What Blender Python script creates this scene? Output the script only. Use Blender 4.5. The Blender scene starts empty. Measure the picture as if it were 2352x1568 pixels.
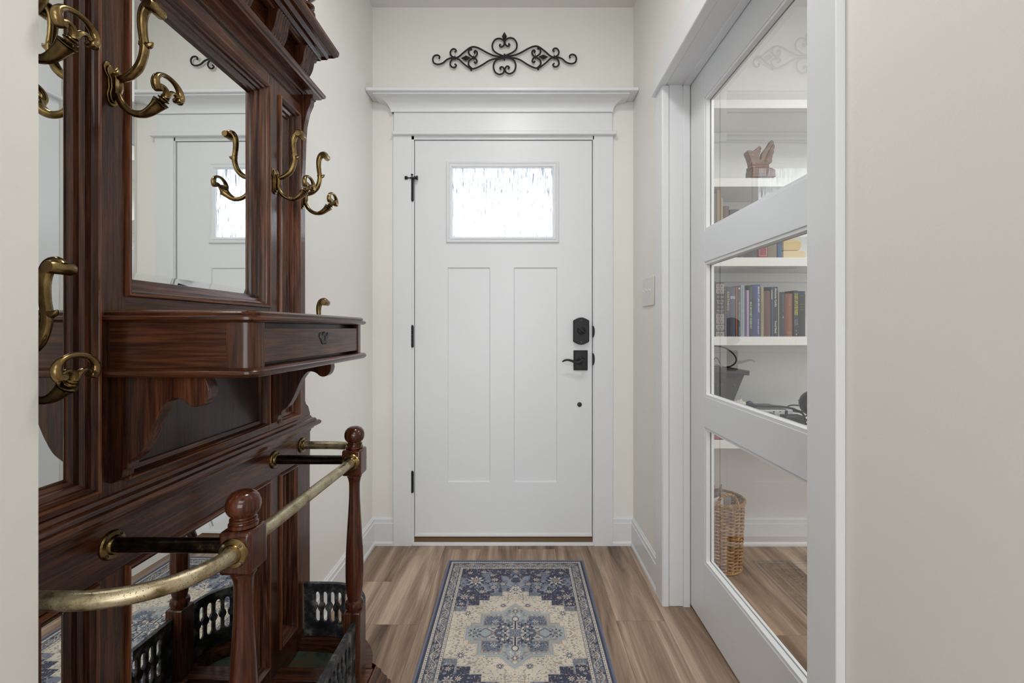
import bpy, bmesh, math, random
import numpy as np
from mathutils import Vector, Matrix
random.seed(4)
SC = bpy.context.scene
COL = SC.collection
F = 1045.0; CX = 1190.0; CY = 755.0; CAMZ = 1.103
PI = math.pi

# ---------------------------------------------------------------- camera, world, lights, exposure
cam_d = bpy.data.cameras.new('camera'); cam = bpy.data.objects.new('camera', cam_d); COL.objects.link(cam)
cam.location = (0, 0, CAMZ); cam.rotation_euler = (PI/2, 0, 0)
cam_d.sensor_width = 36; cam_d.lens = F/2352*36
cam_d.shift_x = -(CX-1176)/2352; cam_d.shift_y = -(784-CY)/2352
cam_d.clip_start = 0.02; cam_d.clip_end = 200
SC.camera = cam
W = bpy.data.worlds.new('sky'); SC.world = W; W.use_nodes = True
bg = W.node_tree.nodes['Background']; bg.inputs[0].default_value = (0.94, 0.97, 1.0, 1); bg.inputs[1].default_value = 7.0
vs = SC.view_settings; vs.view_transform = 'Standard'; vs.look = 'None'; vs.gamma = 1; vs.use_curve_mapping = False; vs.exposure = 0.0
def area(name, loc, rot, sx, sy, power, col=(1, 1, 1), disk=False):
    d = bpy.data.lights.new(name, 'AREA'); d.energy = power; d.color = col
    d.shape = 'DISK' if disk else 'RECTANGLE'; d.size = sx
    if not disk: d.size_y = sy
    o = bpy.data.objects.new(name, d); COL.objects.link(o); o.location = loc; o.rotation_euler = rot; return o
area('ceiling_lamp_hall', (-0.02, 1.02, 2.70), (0, 0, 0), 0.30, 0, 10.0, (1, 0.985, 0.965), True)
area('fill_living_overhead', (0.0, -2.2, 2.70), (0, 0, 0), 2.2, 1.6, 44, (1, 0.985, 0.96))  # added overhead fill for the unseen room behind the camera
area('fill_living_back', (0.2, -4.3, 1.25), (PI/2, 0, 0), 3.2, 2.0, 88, (0.93, 0.97, 1))  # added front fill shining down the hall, no window built there
area('fill_living_side', (-2.85, -1.6, 1.5), (0, -PI/2, 0), 1.6, 2.0, 22, (0.93, 0.97, 1))  # unseen sideways fill added in the back room
area('fill_office_overhead', (2.0, 0.8, 2.70), (0, 0, 0), 0.9, 0.9, 31, (1, 0.98, 0.95))  # added overhead fill to light the office
area('fill_office_side', (3.45, 0.4, 1.5), (0, PI/2, 0), 1.4, 1.4, 14, (0.93, 0.97, 1))  # unseen fill added at the office side wall, no window there

# ---------------------------------------------------------------- helpers
def fx(px, Y): return (px-CX)*Y/F
def fz(py, Y): return CAMZ+(CY-py)*Y/F
def srgb(r, g, b, k=1.0):
    def c(v):
        v = v/255.0; return (v/12.92 if v <= .04045 else ((v+.055)/1.055)**2.4)*k
    return (c(r), c(g), c(b), 1)

class MB:
    def __init__(s): s.v = []; s.f = []
    def add(s, vs_, fs_):
        n = len(s.v); s.v += [tuple(p) for p in vs_]; s.f += [tuple(i+n for i in f) for f in fs_]; return s
    def box(s, x0, x1, y0, y1, z0, z1):
        if x0 > x1: x0, x1 = x1, x0
        if y0 > y1: y0, y1 = y1, y0
        if z0 > z1: z0, z1 = z1, z0
        return s.add([(x0,y0,z0),(x1,y0,z0),(x1,y1,z0),(x0,y1,z0),(x0,y0,z1),(x1,y0,z1),(x1,y1,z1),(x0,y1,z1)],
              [(0,3,2,1),(4,5,6,7),(0,1,5,4),(1,2,6,5),(2,3,7,6),(3,0,4,7)])
    def prism(s, poly, ax, a0, a1):
        def P(p, a):
            return {'x': (a, p[0], p[1]), 'y': (p[0], a, p[1]), 'z': (p[0], p[1], a)}[ax]
        n = len(poly)
        s.add([P(p, a0) for p in poly]+[P(p, a1) for p in poly],
              [tuple(range(n)), tuple(range(2*n-1, n-1, -1))]+[(i, (i+1) % n, n+(i+1) % n, n+i) for i in range(n)])
        return s
    def lathe(s, prof, c=(0,0,0), n=28, axis='z'):
        vs_ = []; 
        for r, h in prof:
            for i in range(n):
                a = 2*PI*i/n; p, q = r*math.cos(a), r*math.sin(a)
                v = {'z': (p, q, h), 'x': (h, p, q), 'y': (p, h, q)}[axis]
                vs_.append((v[0]+c[0], v[1]+c[1], v[2]+c[2]))
        fs_ = []
        for k in range(len(prof)-1):
            for i in range(n): fs_.append((k*n+i, k*n+(i+1) % n, (k+1)*n+(i+1) % n, (k+1)*n+i))
        fs_.append(tuple(range(n-1, -1, -1))); m = (len(prof)-1)*n; fs_.append(tuple(range(m, m+n)))
        return s.add(vs_, fs_)
    def ball(s, c, r, n=16, sc=(1,1,1)):
        prof = [(r*math.sin(PI*i/n), -r*math.cos(PI*i/n)) for i in range(n+1)]
        prof[0] = (r*.01, -r); prof[-1] = (r*.01, r)
        m = MB().lathe(prof, (0,0,0), n*2)
        return s.add([(c[0]+x*sc[0], c[1]+y*sc[1], c[2]+z*sc[2]) for x, y, z in m.v], m.f)
    def tube(s, pts, r, n=10, closed=False, up=None, flat=1.0, cap=True):
        P = [Vector(p) for p in pts]; m = len(P)
        rr = r if isinstance(r, (list, tuple)) else [r]*m
        T = []
        for i in range(m):
            if closed: t = P[(i+1) % m]-P[i-1]
            else: t = P[min(i+1, m-1)]-P[max(i-1, 0)]
            if t.length < 1e-9: t = Vector((0,0,1))
            T.append(t.normalized())
        u = Vector(up) if up else (Vector((0,0,1)) if abs(T[0].z) < .9 else Vector((1,0,0)))
        u = (u-T[0]*u.dot(T[0])).normalized(); vs_ = []
        for i in range(m):
            if up:
                u2 = Vector(up); u2 = u2-T[i]*u2.dot(T[i])
                if u2.length > 1e-4: u = u2.normalized()
            else: u = (u-T[i]*u.dot(T[i])).normalized()
            w = T[i].cross(u); ra = rr[i]
            for k in range(n):
                a = 2*PI*k/n; vs_.append(P[i]+u*(math.cos(a)*ra*flat)+w*(math.sin(a)*ra))
        fs_ = []
        for i in range(m if closed else m-1):
            j = (i+1) % m
            for k in range(n): fs_.append((i*n+k, i*n+(k+1) % n, j*n+(k+1) % n, j*n+k))
        if not closed and cap: fs_ += [tuple(range(n-1, -1, -1)), tuple(range((m-1)*n, m*n))]
        return s.add(vs_, fs_)
    def frame(s, ax, a0, a1, b0, b1, prof):
        # mitred rectangular frame. (a,b) plane coordinates, prof = (inset, height) closed polygon, height along ax
        n = len(prof); vs_ = []
        for ca, cb in ((0,0),(1,0),(1,1),(0,1)):
            for t, h in prof:
                a = a0+t if ca == 0 else a1-t; b = b0+t if cb == 0 else b1-t
                vs_.append({'x': (h, a, b), 'y': (a, h, b), 'z': (a, b, h)}[ax])
        fs_ = []
        for c in range(4):
            d = (c+1) % 4
            for i in range(n):
                j = (i+1) % n; fs_.append((c*n+i, d*n+i, d*n+j, c*n+j))
        return s.add(vs_, fs_)
    def grid(s, fn, nu, nv):
        vs_ = [fn(i/nu, j/nv) for j in range(nv+1) for i in range(nu+1)]
        fs_ = [(j*(nu+1)+i, j*(nu+1)+i+1, (j+1)*(nu+1)+i+1, (j+1)*(nu+1)+i) for j in range(nv) for i in range(nu)]
        return s.add(vs_, fs_)
    def move(s, fn): s.v = [tuple(fn(*p)) for p in s.v]; return s
    def mesh(s, name, mat, org=(0,0,0), smooth=35, normals=True):
        me = bpy.data.meshes.new(name)
        me.from_pydata([(x-org[0], y-org[1], z-org[2]) for x, y, z in s.v], [], s.f); me.validate()
        if normals:
            bm = bmesh.new(); bm.from_mesh(me); bmesh.ops.recalc_face_normals(bm, faces=bm.faces); bm.to_mesh(me); bm.free()
        if mat: me.materials.append(mat)
        if smooth is not None:
            me.shade_smooth(); me.set_sharp_from_angle(angle=math.radians(smooth))
        return me
    def build(s, name, mat, parent=None, bev=0, smooth=35, loc=None, normals=True, seg=2):
        org = loc if loc is not None else (ORG.get(parent, (0,0,0)) if parent else (0,0,0))
        me = s.mesh(name, mat, org, smooth, normals)
        o = bpy.data.objects.new(name, me); COL.objects.link(o)
        if loc is not None and parent is None: o.location = loc
        if parent: o.parent = parent
        ORG[o] = org
        if bev:
            b = o.modifiers.new('edge', 'BEVEL'); b.width = bev; b.segments = seg; b.limit_method = 'ANGLE'; b.angle_limit = math.radians(40)
            b.harden_normals = False
        return o
ORG = {}
def tag(o, label, cat, group=None, kind=None):
    o['label'] = label
    if cat: o['category'] = cat
    if group: o['group'] = group
    if kind: o['kind'] = kind
    return o
def thing(name, label, cat, loc, group=None):
    o = bpy.data.objects.new(name, None); COL.objects.link(o); o.location = loc; o.empty_display_size = .05
    ORG[o] = tuple(loc); return tag(o, label, cat, group)
def struct(o, label=None):
    o['kind'] = 'structure'
    if label: o['label'] = label
    return o
def sroot(name, label, loc=(0,0,0)):
    o = bpy.data.objects.new(name, None); COL.objects.link(o); o.location = loc; ORG[o] = tuple(loc); return struct(o, label)
def B(x0, x1, y0, y1, z0, z1): return MB().box(x0, x1, y0, y1, z0, z1)
def smooth_path(pts, k=6):
    P = [Vector(p) for p in pts]; out = []
    for i in range(len(P)-1):
        p0 = P[max(i-1, 0)]; p1 = P[i]; p2 = P[i+1]; p3 = P[min(i+2, len(P)-1)]
        for j in range(k):
            t = j/k
            out.append(.5*((2*p1)+(p2-p0)*t+(2*p0-5*p1+4*p2-p3)*t*t+(3*p1-p0-3*p2+p3)*t**3))
    out.append(P[-1]); return out
def interp_list(vals, m):
    n = len(vals); out = []
    for i in range(m):
        t = i/(m-1)*(n-1); a = int(min(t, n-2)); out.append(vals[a]+(vals[a+1]-vals[a])*(t-a))
    return out

# ---------------------------------------------------------------- materials
def newmat(name):
    m = bpy.data.materials.new(name); m.use_nodes = True; nt = m.node_tree
    return m, nt, nt.nodes['Principled BSDF']
def N(nt, typ, **kw):
    n = nt.nodes.new(typ)
    for k, v in kw.items():
        if hasattr(n, k) and not k.startswith('i_'): setattr(n, k, v)
    return n
def ramp(nt, fac, stops):
    r = nt.nodes.new('ShaderNodeValToRGB'); e = r.color_ramp.elements
    while len(e) < len(stops): e.new(.5)
    for i, (p, c) in enumerate(stops): e[i].position = p; e[i].color = c
    nt.links.new(fac, r.inputs[0]); return r.outputs[0]
def coords(nt, scale=(1,1,1), rnd=False, kind='Object'):
    tc = nt.nodes.new('ShaderNodeTexCoord'); mp = nt.nodes.new('ShaderNodeMapping'); mp.inputs['Scale'].default_value = scale
    nt.links.new(tc.outputs[kind], mp.inputs[0])
    if rnd:
        oi = nt.nodes.new('ShaderNodeObjectInfo'); cm = nt.nodes.new('ShaderNodeMath'); cm.operation = 'MULTIPLY'; cm.inputs[1].default_value = 37.0
        nt.links.new(oi.outputs['Random'], cm.inputs[0]); cx = nt.nodes.new('ShaderNodeCombineXYZ')
        for i in range(3): nt.links.new(cm.outputs[0], cx.inputs[i])
        nt.links.new(cx.outputs[0], mp.inputs['Location'])
        return mp.outputs[0], oi.outputs['Random']
    return mp.outputs[0]
def noise(nt, vec, scale, detail=4, rough=.55, dist=0):
    n = nt.nodes.new('ShaderNodeTexNoise'); n.inputs['Scale'].default_value = scale; n.inputs['Detail'].default_value = detail
    n.inputs['Roughness'].default_value = rough; n.inputs['Distortion'].default_value = dist
    if vec is not None: nt.links.new(vec, n.inputs['Vector'])
    return n.outputs['Fac']
def bump(nt, h, strength, dist, bsdf):
    b = nt.nodes.new('ShaderNodeBump'); b.inputs['Strength'].default_value = strength; b.inputs['Distance'].default_value = dist
    nt.links.new(h, b.inputs['Height']); nt.links.new(b.outputs[0], bsdf.inputs['Normal']); return b
def plain(name, col, rough=.5, metal=0, spec=.5, coat=0, nscale=0, nstr=0, ndist=.001, var=0):
    m, nt, b = newmat(name); b.inputs['Base Color'].default_value = col; b.inputs['Roughness'].default_value = rough
    b.inputs['Metallic'].default_value = metal; b.inputs['Specular IOR Level'].default_value = spec; b.inputs['Coat Weight'].default_value = coat
    b.inputs['Coat Roughness'].default_value = .12
    if nscale:
        v = coords(nt); h = noise(nt, v, nscale, 3)
        bump(nt, h, nstr, ndist, b)
        if var:
            c2 = tuple(c*(1-var) for c in col[:3])+(1,)
            nt.links.new(ramp(nt, noise(nt, v, nscale*.2, 3), [(.35, c2), (.65, col)]), b.inputs['Base Color'])
    return m
M = {}
M['wall'] = plain('wall_paint', (.86, .85, .808, 1), .5, nscale=160, nstr=.12, ndist=.002)
M['wall_office'] = plain('office_wall_paint', (.80, .80, .80, 1), .6, nscale=160, nstr=.08, ndist=.002)
M['ceiling'] = plain('ceiling_paint', (.82, .81, .79, 1), .8, nscale=120, nstr=.1, ndist=.002)
M['trim'] = plain('white_gloss_trim', (.80, .815, .84, 1), .32, nscale=40, nstr=.03, ndist=.001)
M['door'] = plain('white_satin_door', (.79, .81, .84, 1), .38, nscale=60, nstr=.03, ndist=.001)
M['shelf'] = plain('white_shelf_paint', (.80, .80, .79, 1), .4)
# brushed white on glazed door
m, nt, b = newmat('brushed_white_paint'); b.inputs['Base Color'].default_value = (.79, .815, .85, 1); b.inputs['Roughness'].default_value = .34
bump(nt, noise(nt, coords(nt, (60, 60, 8)), 3, 4), .12, .002, b); M['brushed'] = m
M['black'] = plain('black_hardware', (.016, .016, .019, 1), .42, 0, .3)
M['gap'] = plain('dark_gap', srgb(30, 30, 30), .8)
M['iron_art'] = plain('black_wrought_iron', srgb(34, 31, 30), .6, .2)
M['switch'] = plain('white_switch_plastic', (.76, .75, .73, 1), .35)
M['lock_plug'] = plain('dark_plug', srgb(36, 38, 48), .5)
M['plastic'] = plain('dark_grey_plastic', srgb(20, 20, 22), .35)
M['cable'] = plain('black_rubber_cable', srgb(22, 22, 26), .5)
M['gloss_black'] = plain('glossy_black', (.008, .008, .01, 1), .12)
M['paper'] = plain('crumpled_paper', srgb(205, 200, 194), .8)
M['kraft'] = plain('brown_grey_paper', srgb(150, 138, 125), .8, nscale=30, nstr=.1, var=.15)
M['equip'] = plain('pale_grey_case', srgb(196, 197, 204), .4)
M['slate'] = plain('dark_grey_case', srgb(96, 98, 96), .5)

FAM = {}
def grain(o, fam):
    me = o.data; me.materials.clear()
    for a in 'xyz': me.materials.append(FAM[fam][a])
    idx = []
    for p in me.polygons:
        best, L = 2, -1
        vs_ = [me.vertices[i].co for i in p.vertices]
        for i in range(len(vs_)):
            d_ = vs_[i]-vs_[i-1]
            if d_.length > L: L = d_.length; q = [abs(c) for c in d_]; best = q.index(max(q))
        idx.append(best)
    me.polygons.foreach_set('material_index', idx); return o
def wood(name, axis, dark=(.010, .0045, .0032), mid=(.040, .0122, .0055), light=(.110, .038, .0150), rough=.25, worn=0, bumpk=.25):
    m, nt, b = newmat(name)
    sc = {'x': (2.2, 34, 34), 'y': (34, 2.2, 34), 'z': (34, 34, 2.2)}[axis]
    sc2 = {'x': (10, 260, 260), 'y': (260, 10, 260), 'z': (260, 260, 10)}[axis]
    v, rnd = coords(nt, sc, True)
    broad = noise(nt, v, 1.0, 5, .6, 1.6)
    fine = noise(nt, coords(nt, sc2), 1.0, 3, .6)
    mixn = nt.nodes.new('ShaderNodeMath'); mixn.operation = 'MULTIPLY_ADD'; mixn.inputs[1].default_value = .45; nt.links.new(fine, mixn.inputs[0])
    m2 = nt.nodes.new('ShaderNodeMath'); m2.operation = 'MULTIPLY'; m2.inputs[1].default_value = .62; nt.links.new(broad, m2.inputs[0]); nt.links.new(m2.outputs[0], mixn.inputs[2])
    c = ramp(nt, mixn.outputs[0], [(.36, dark+(1,)), (.50, mid+(1,)), (.66, light+(1,))])
    nt.links.new(c, b.inputs['Base Color'])
    b.inputs['Roughness'].default_value = rough; b.inputs['Coat Weight'].default_value = .22; b.inputs['Coat Roughness'].default_value = .12; b.inputs['Specular IOR Level'].default_value = .35
    bump(nt, fine, bumpk, .0006, b)
    return m
M['wz'] = wood('dark_oak_vertical', 'z'); M['wy'] = wood('dark_oak_horizontal', 'y'); M['wx'] = wood('dark_oak_crosswise', 'x')
M['bead'] = wood('worn_oak_moulding', 'z', (.011, .005, .0035), (.042, .015, .0085), (.15, .052, .022))
M['beady'] = wood('worn_oak_moulding_horizontal', 'y', (.012, .0055, .004), (.048, .018, .010), (.14, .05, .022))
M['pwood'] = wood('dull_panel_oak', 'z', (.014, .0085, .008), (.026, .014, .0125), (.045, .022, .018), .36)
M['post'] = wood('turned_red_oak', 'z', (.016, .005, .003), (.046, .0115, .0055), (.095, .028, .011), .14)
M['draw'] = wood('figured_oak', 'y', (.012, .006, .004), (.058, .021, .010), (.135, .049, .021), .3)
M['drawx'] = wood('figured_oak_side', 'x', (.008, .004, .003), (.048, .016, .0075), (.13, .044, .017), .32)
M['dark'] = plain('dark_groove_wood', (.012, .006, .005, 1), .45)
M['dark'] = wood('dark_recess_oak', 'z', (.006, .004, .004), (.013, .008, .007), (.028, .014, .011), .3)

m, nt, b = newmat('antique_brass'); b.inputs['Metallic'].default_value = 1; b.inputs['Roughness'].default_value = .24
v = coords(nt); f_ = noise(nt, v, 28, 4, .5)
nt.links.new(ramp(nt, f_, [(.30, srgb(88, 72, 46)), (.5, srgb(124, 103, 66)), (.72, srgb(158, 136, 92))]), b.inputs['Base Color'])
nt.links.new(ramp(nt, noise(nt, v, 90, 3), [(.3, (.2, .2, .2, 1)), (.7, (.3, .3, .3, 1))]), b.inputs['Roughness']); M['brass'] = m
m, nt, b = newmat('pitted_pale_brass'); b.inputs['Metallic'].default_value = .85; b.inputs['Roughness'].default_value = .3
v = coords(nt); base = ramp(nt, noise(nt, v, 30, 5, .7), [(.32, srgb(120, 106, 78)), (.5, srgb(176, 164, 134)), (.72, srgb(205, 196, 172))])
vo = nt.nodes.new('ShaderNodeTexVoronoi'); vo.inputs['Scale'].default_value = 330; nt.links.new(v, vo.inputs['Vector'])
sp = ramp(nt, vo.outputs['Distance'], [(.18, (0, 0, 0, 1)), (.26, (1, 1, 1, 1))]); 
pn = ramp(nt, noise(nt, v, 60, 3), [(.42, (1, 1, 1, 1)), (.56, (0, 0, 0, 1))])
mx0 = nt.nodes.new('ShaderNodeMix'); mx0.data_type = 'RGBA'; mx0.blend_type = 'LIGHTEN'; mx0.inputs[0].default_value = 1
nt.links.new(sp, mx0.inputs[6]); nt.links.new(pn, mx0.inputs[7])
mx = nt.nodes.new('ShaderNodeMix'); mx.data_type = 'RGBA'; nt.links.new(mx0.outputs[2], mx.inputs[0]); mx.inputs[6].default_value = srgb(96, 66, 38); nt.links.new(base, mx.inputs[7])
nt.links.new(mx.outputs[2], b.inputs['Base Color'])
nt.links.new(ramp(nt, noise(nt, v, 60, 3), [(.3, (.24, .24, .24, 1)), (.7, (.5, .5, .5, 1))]), b.inputs['Roughness']); M['palebrass'] = m
m, nt, b = newmat('blackened_brass'); b.inputs['Metallic'].default_value = .9; b.inputs['Roughness'].default_value = .22
v = coords(nt, (1, 1, 1)); nt.links.new(ramp(nt, noise(nt, v, 55, 6, .75), [(.46, srgb(40, 34, 28)), (.60, srgb(74, 62, 42)), (.72, srgb(150, 130, 92))]), b.inputs['Base Color']); M['darkbrass'] = m
m, nt, b = newmat('worn_black_cast_iron'); b.inputs['Metallic'].default_value = .35; b.inputs['Roughness'].default_value = .42
v = coords(nt); f_ = noise(nt, v, 26, 6, .7)
nt.links.new(ramp(nt, f_, [(.38, srgb(28, 30, 36)), (.52, srgb(58, 60, 64)), (.66, srgb(130, 130, 122))]), b.inputs['Base Color']); bump(nt, noise(nt, v, 120, 4), .4, .001, b); M['iron'] = m
m, nt, b = newmat('rusty_green_pan'); b.inputs['Roughness'].default_value = .6
v = coords(nt); nt.links.new(ramp(nt, noise(nt, v, 13, 5, .7), [(.38, srgb(40, 56, 46)), (.5, srgb(70, 84, 66)), (.6, srgb(92, 76, 46)), (.7, srgb(110, 78, 42))]), b.inputs['Base Color']); M['pan'] = m
m, nt, b = newmat('silvered_mirror'); b.inputs['Base Color'].default_value = (.86, .88, .86, 1); b.inputs['Metallic'].default_value = 1; b.inputs['Roughness'].default_value = .0; M['mirror'] = m
# clear pane
m, nt, b = newmat('clear_glass'); nt.nodes.remove(b); out = nt.nodes['Material Output']
tr = nt.nodes.new('ShaderNodeBsdfTransparent'); tr.inputs[0].default_value = (.96, .97, .965, 1); gl = nt.nodes.new('ShaderNodeBsdfGlossy'); gl.inputs['Roughness'].default_value = 0
fr = nt.nodes.new('ShaderNodeFresnel'); fr.inputs[0].default_value = 1.6; ms = nt.nodes.new('ShaderNodeMixShader')
ge = nt.nodes.new('ShaderNodeNewGeometry'); iv = nt.nodes.new('ShaderNodeMath'); iv.operation = 'MULTIPLY_ADD'; iv.inputs[1].default_value = -1.7; iv.inputs[2].default_value = 1.7; nt.links.new(ge.outputs['Backfacing'], iv.inputs[0])
fm = nt.nodes.new('ShaderNodeMath'); fm.operation = 'MULTIPLY'; fm.use_clamp = True; nt.links.new(fr.outputs[0], fm.inputs[0]); nt.links.new(iv.outputs[0], fm.inputs[1])
nt.links.new(fm.outputs[0], ms.inputs[0]); nt.links.new(tr.outputs[0], ms.inputs[1]); nt.links.new(gl.outputs[0], ms.inputs[2]); nt.links.new(ms.outputs[0], out.inputs[0]); M['glass'] = m
# rain glass pane
m, nt, b = newmat('rain_glass'); nt.nodes.remove(b); out = nt.nodes['Material Output']
v = coords(nt, (420, 420, 15)); st = noise(nt, v, 1.0, 4, .6)
colr = ramp(nt, st, [(.34, (.10, .11, .13, 1)), (.42, (.30, .33, .37, 1)), (.46, (.92, .95, 1, 1)), (.56, (1, 1, 1, 1))])
tl = nt.nodes.new('ShaderNodeBsdfTranslucent'); nt.links.new(colr, tl.inputs[0])
rf = nt.nodes.new('ShaderNodeBsdfRefraction'); rf.inputs['IOR'].default_value = 1.12; rf.inputs['Roughness'].default_value = .12; nt.links.new(colr, rf.inputs[0])
bp = nt.nodes.new('ShaderNodeBump'); bp.inputs['Strength'].default_value = .6; bp.inputs['Distance'].default_value = .003; nt.links.new(st, bp.inputs['Height']); nt.links.new(bp.outputs[0], rf.inputs['Normal'])
ms = nt.nodes.new('ShaderNodeMixShader'); ms.inputs[0].default_value = .52; nt.links.new(tl.outputs[0], ms.inputs[1]); nt.links.new(rf.outputs[0], ms.inputs[2])
gl = nt.nodes.new('ShaderNodeBsdfGlossy'); gl.inputs['Roughness'].default_value = .15; m3 = nt.nodes.new('ShaderNodeMixShader'); m3.inputs[0].default_value = .05
nt.links.new(ms.outputs[0], m3.inputs[1]); nt.links.new(gl.outputs[0], m3.inputs[2]); nt.links.new(m3.outputs[0], out.inputs[0]); M['rain'] = m
# vinyl plank
m, nt, b = newmat('oak_look_vinyl_plank'); v, rnd = coords(nt, (1, 1, 1), True)
mp = nt.nodes.new('ShaderNodeMapping'); mp.inputs['Scale'].default_value = (12, .95, 1); nt.links.new(v, mp.inputs[0])
n1 = noise(nt, mp.outputs[0], 1.0, 5, .56, 1.3)
mp2 = nt.nodes.new('ShaderNodeMapping'); mp2.inputs['Scale'].default_value = (150, 5, 1); nt.links.new(v, mp2.inputs[0]); n2 = noise(nt, mp2.outputs[0], 1.0, 4, .65)
c1 = ramp(nt, n1, [(.30, srgb(92, 74, 62)), (.42, srgb(148, 125, 106)), (.54, srgb(178, 156, 136)), (.66, srgb(206, 184, 162))])
c2 = ramp(nt, n2, [(.35, (.76, .73, .70, 1)), (.6, (1, 1, 1, 1))])
mx = nt.nodes.new('ShaderNodeMix'); mx.data_type = 'RGBA'; mx.blend_type = 'MULTIPLY'; mx.inputs[0].default_value = .8; nt.links.new(c1, mx.inputs[6]); nt.links.new(c2, mx.inputs[7])
c3 = ramp(nt, rnd, [(0, (.62, .57, .52, 1)), (.45, (.86, .83, .80, 1)), (1, (1.0, 1.0, 1.0, 1))])
mx2 = nt.nodes.new('ShaderNodeMix'); mx2.data_type = 'RGBA'; mx2.blend_type = 'MULTIPLY'; mx2.inputs[0].default_value = 1; nt.links.new(mx.outputs[2], mx2.inputs[6]); nt.links.new(c3, mx2.inputs[7])
nt.links.new(mx2.outputs[2], b.inputs['Base Color']); b.inputs['Roughness'].default_value = .42; bump(nt, n2, .15, .0006, b); M['plank'] = m
M['subfloor'] = plain('plank_gap', srgb(48, 40, 34), .8)
m, nt, b = newmat('woven_willow'); v = coords(nt); nt.links.new(ramp(nt, noise(nt, v, 60, 3), [(.3, srgb(110, 72, 34)), (.5, srgb(164, 118, 62)), (.7, srgb(200, 160, 100))]), b.inputs['Base Color']); b.inputs['Roughness'].default_value = .5; M['willow'] = m
M['willowd'] = plain('dark_willow', srgb(82, 52, 30), .7)  # darker brown willow for the stakes and the base
m, nt, b = newmat('carved_wood'); v = coords(nt, (8, 8, 40)); nt.links.new(ramp(nt, noise(nt, v, 2, 4), [(.3, srgb(58, 34, 18)), (.6, srgb(118, 74, 36)), (.75, srgb(156, 108, 54))]), b.inputs['Base Color']); b.inputs['Roughness'].default_value = .4
bump(nt, noise(nt, coords(nt), 90, 4), .5, .003, b); M['carved'] = m
# rug
m, nt, b = newmat('printed_rug'); at = nt.nodes.new('ShaderNodeAttribute'); at.attribute_name = 'Col'
v = coords(nt); fac = noise(nt, v, 420, 3, .7); cc = ramp(nt, fac, [(.3, (.72, .72, .74, 1)), (.7, (1.05, 1.05, 1.05, 1))])
mx = nt.nodes.new('ShaderNodeMix'); mx.data_type = 'RGBA'; mx.blend_type = 'MULTIPLY'; mx.inputs[0].default_value = .6; nt.links.new(at.outputs['Color'], mx.inputs[6]); nt.links.new(cc, mx.inputs[7])
nt.links.new(mx.outputs[2], b.inputs['Base Color']); b.inputs['Roughness'].default_value = .95; b.inputs['Specular IOR Level'].default_value = .1
bump(nt, fac, .5, .001, b); M['rug'] = m
M['rugedge'] = plain('rug_binding', srgb(118, 122, 140), .95, nscale=500, nstr=.6, ndist=.001)
M['concrete'] = plain('porch_concrete', (.4, .4, .4, 1), .8)
M['porch'] = plain('porch_soffit_paint', (.42, .46, .5, 1), .7)

# ---------------------------------------------------------------- setting: walls, floor, ceiling
YW = 2.33; XL = -.745; XR = .59; HC = 2.748
YC = .569; XS = -.60
o = MB().box(XL-.12, XL, YC-.12, YW+.12, 0, HC).box(XL, XS, YC-.12, YC, 0, HC).box(XS-.12, XS, -.55, YC-.12, 0, HC).build('wall_left', M['wall']); struct(o, 'off-white painted hall wall behind the hall tree')
DX0, DX1, DZ = -.548, .392, 2.09
o = MB().box(XL, DX0, YW, YW+.14, 0, HC).box(DX1, 3.5, YW, YW+.14, 0, HC).box(DX0, DX1, YW, YW+.14, DZ, HC).build('wall_front', M['wall']); struct(o, 'off-white wall around the front door')
OY0, OY1, OZ = .882, 1.83, 2.085     # opening in the right wall
XB = .745
o = MB().box(XR, XB, OY1, YW, 0, HC).box(XR, XB, -.55, OY0, 0, HC).box(XR, XB, OY0, OY1, OZ, HC).build('wall_right', M['wall']); struct(o, 'off-white wall with the glazed door opening')
o = MB().box(-3.1, 3.6, -4.6, YW+.14, HC, HC+.1).build('ceiling', M['ceiling']); struct(o)
o = MB().box(-3.1, -3.0, -4.6, .6, 0, HC).box(-3.0, XS-.12, -.55, -.43, 0, HC).box(XB, 3.6, -.67, -.55, 0, HC).box(3.5, 3.6, -4.6, YW+.14, 0, HC).box(-3.0, 3.5, -4.6, -4.5, 0, HC).build('wall_back', M['wall']); struct(o, 'walls of the room behind the hall')
# office lining: paler paint skin on front wall inside the office
o = MB().box(XB, 3.5, YW-.006, YW, 0, HC).build('wall_office', M['wall_office']); struct(o, 'white office wall behind the bookshelves')
o = MB().box(-3.1, 3.6, -4.6, YW+.02, -.1, -.006).build('floor', M['subfloor']); struct(o, 'wood-look plank floor'); FLOOR = o; ORG[FLOOR] = (0, 0, 0)
PW, PL = .185, 1.22
bmx = MB().box(.0004, PW-.0004, .0004, PL-.0004, -.006, 0)
pme = bmx.mesh('plank', M['plank'], smooth=None)
half = {}
def plank(x, y0, y1):
    key = round(y1-y0, 3)
    if key not in half:
        half[key] = pme if abs(key-PL) < .002 else MB().box(.0004, PW-.0004, .0004, key-.0004, -.006, 0).mesh('plank', M['plank'], smooth=None)
    o = bpy.data.objects.new('plank', half[key]); COL.objects.link(o); o.location = (x, y0, 0); o.parent = FLOOR
joint = {-5: 1.35, -4: 1.987, -3: 1.698, -2: 2.28, -1: 1.25, 0: 2.28, 1: 1.719-.45, 2: 1.719, 3: 1.16, 4: 1.545, 5: 1.638, 6: 2.154, 7: 1.25}
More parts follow.
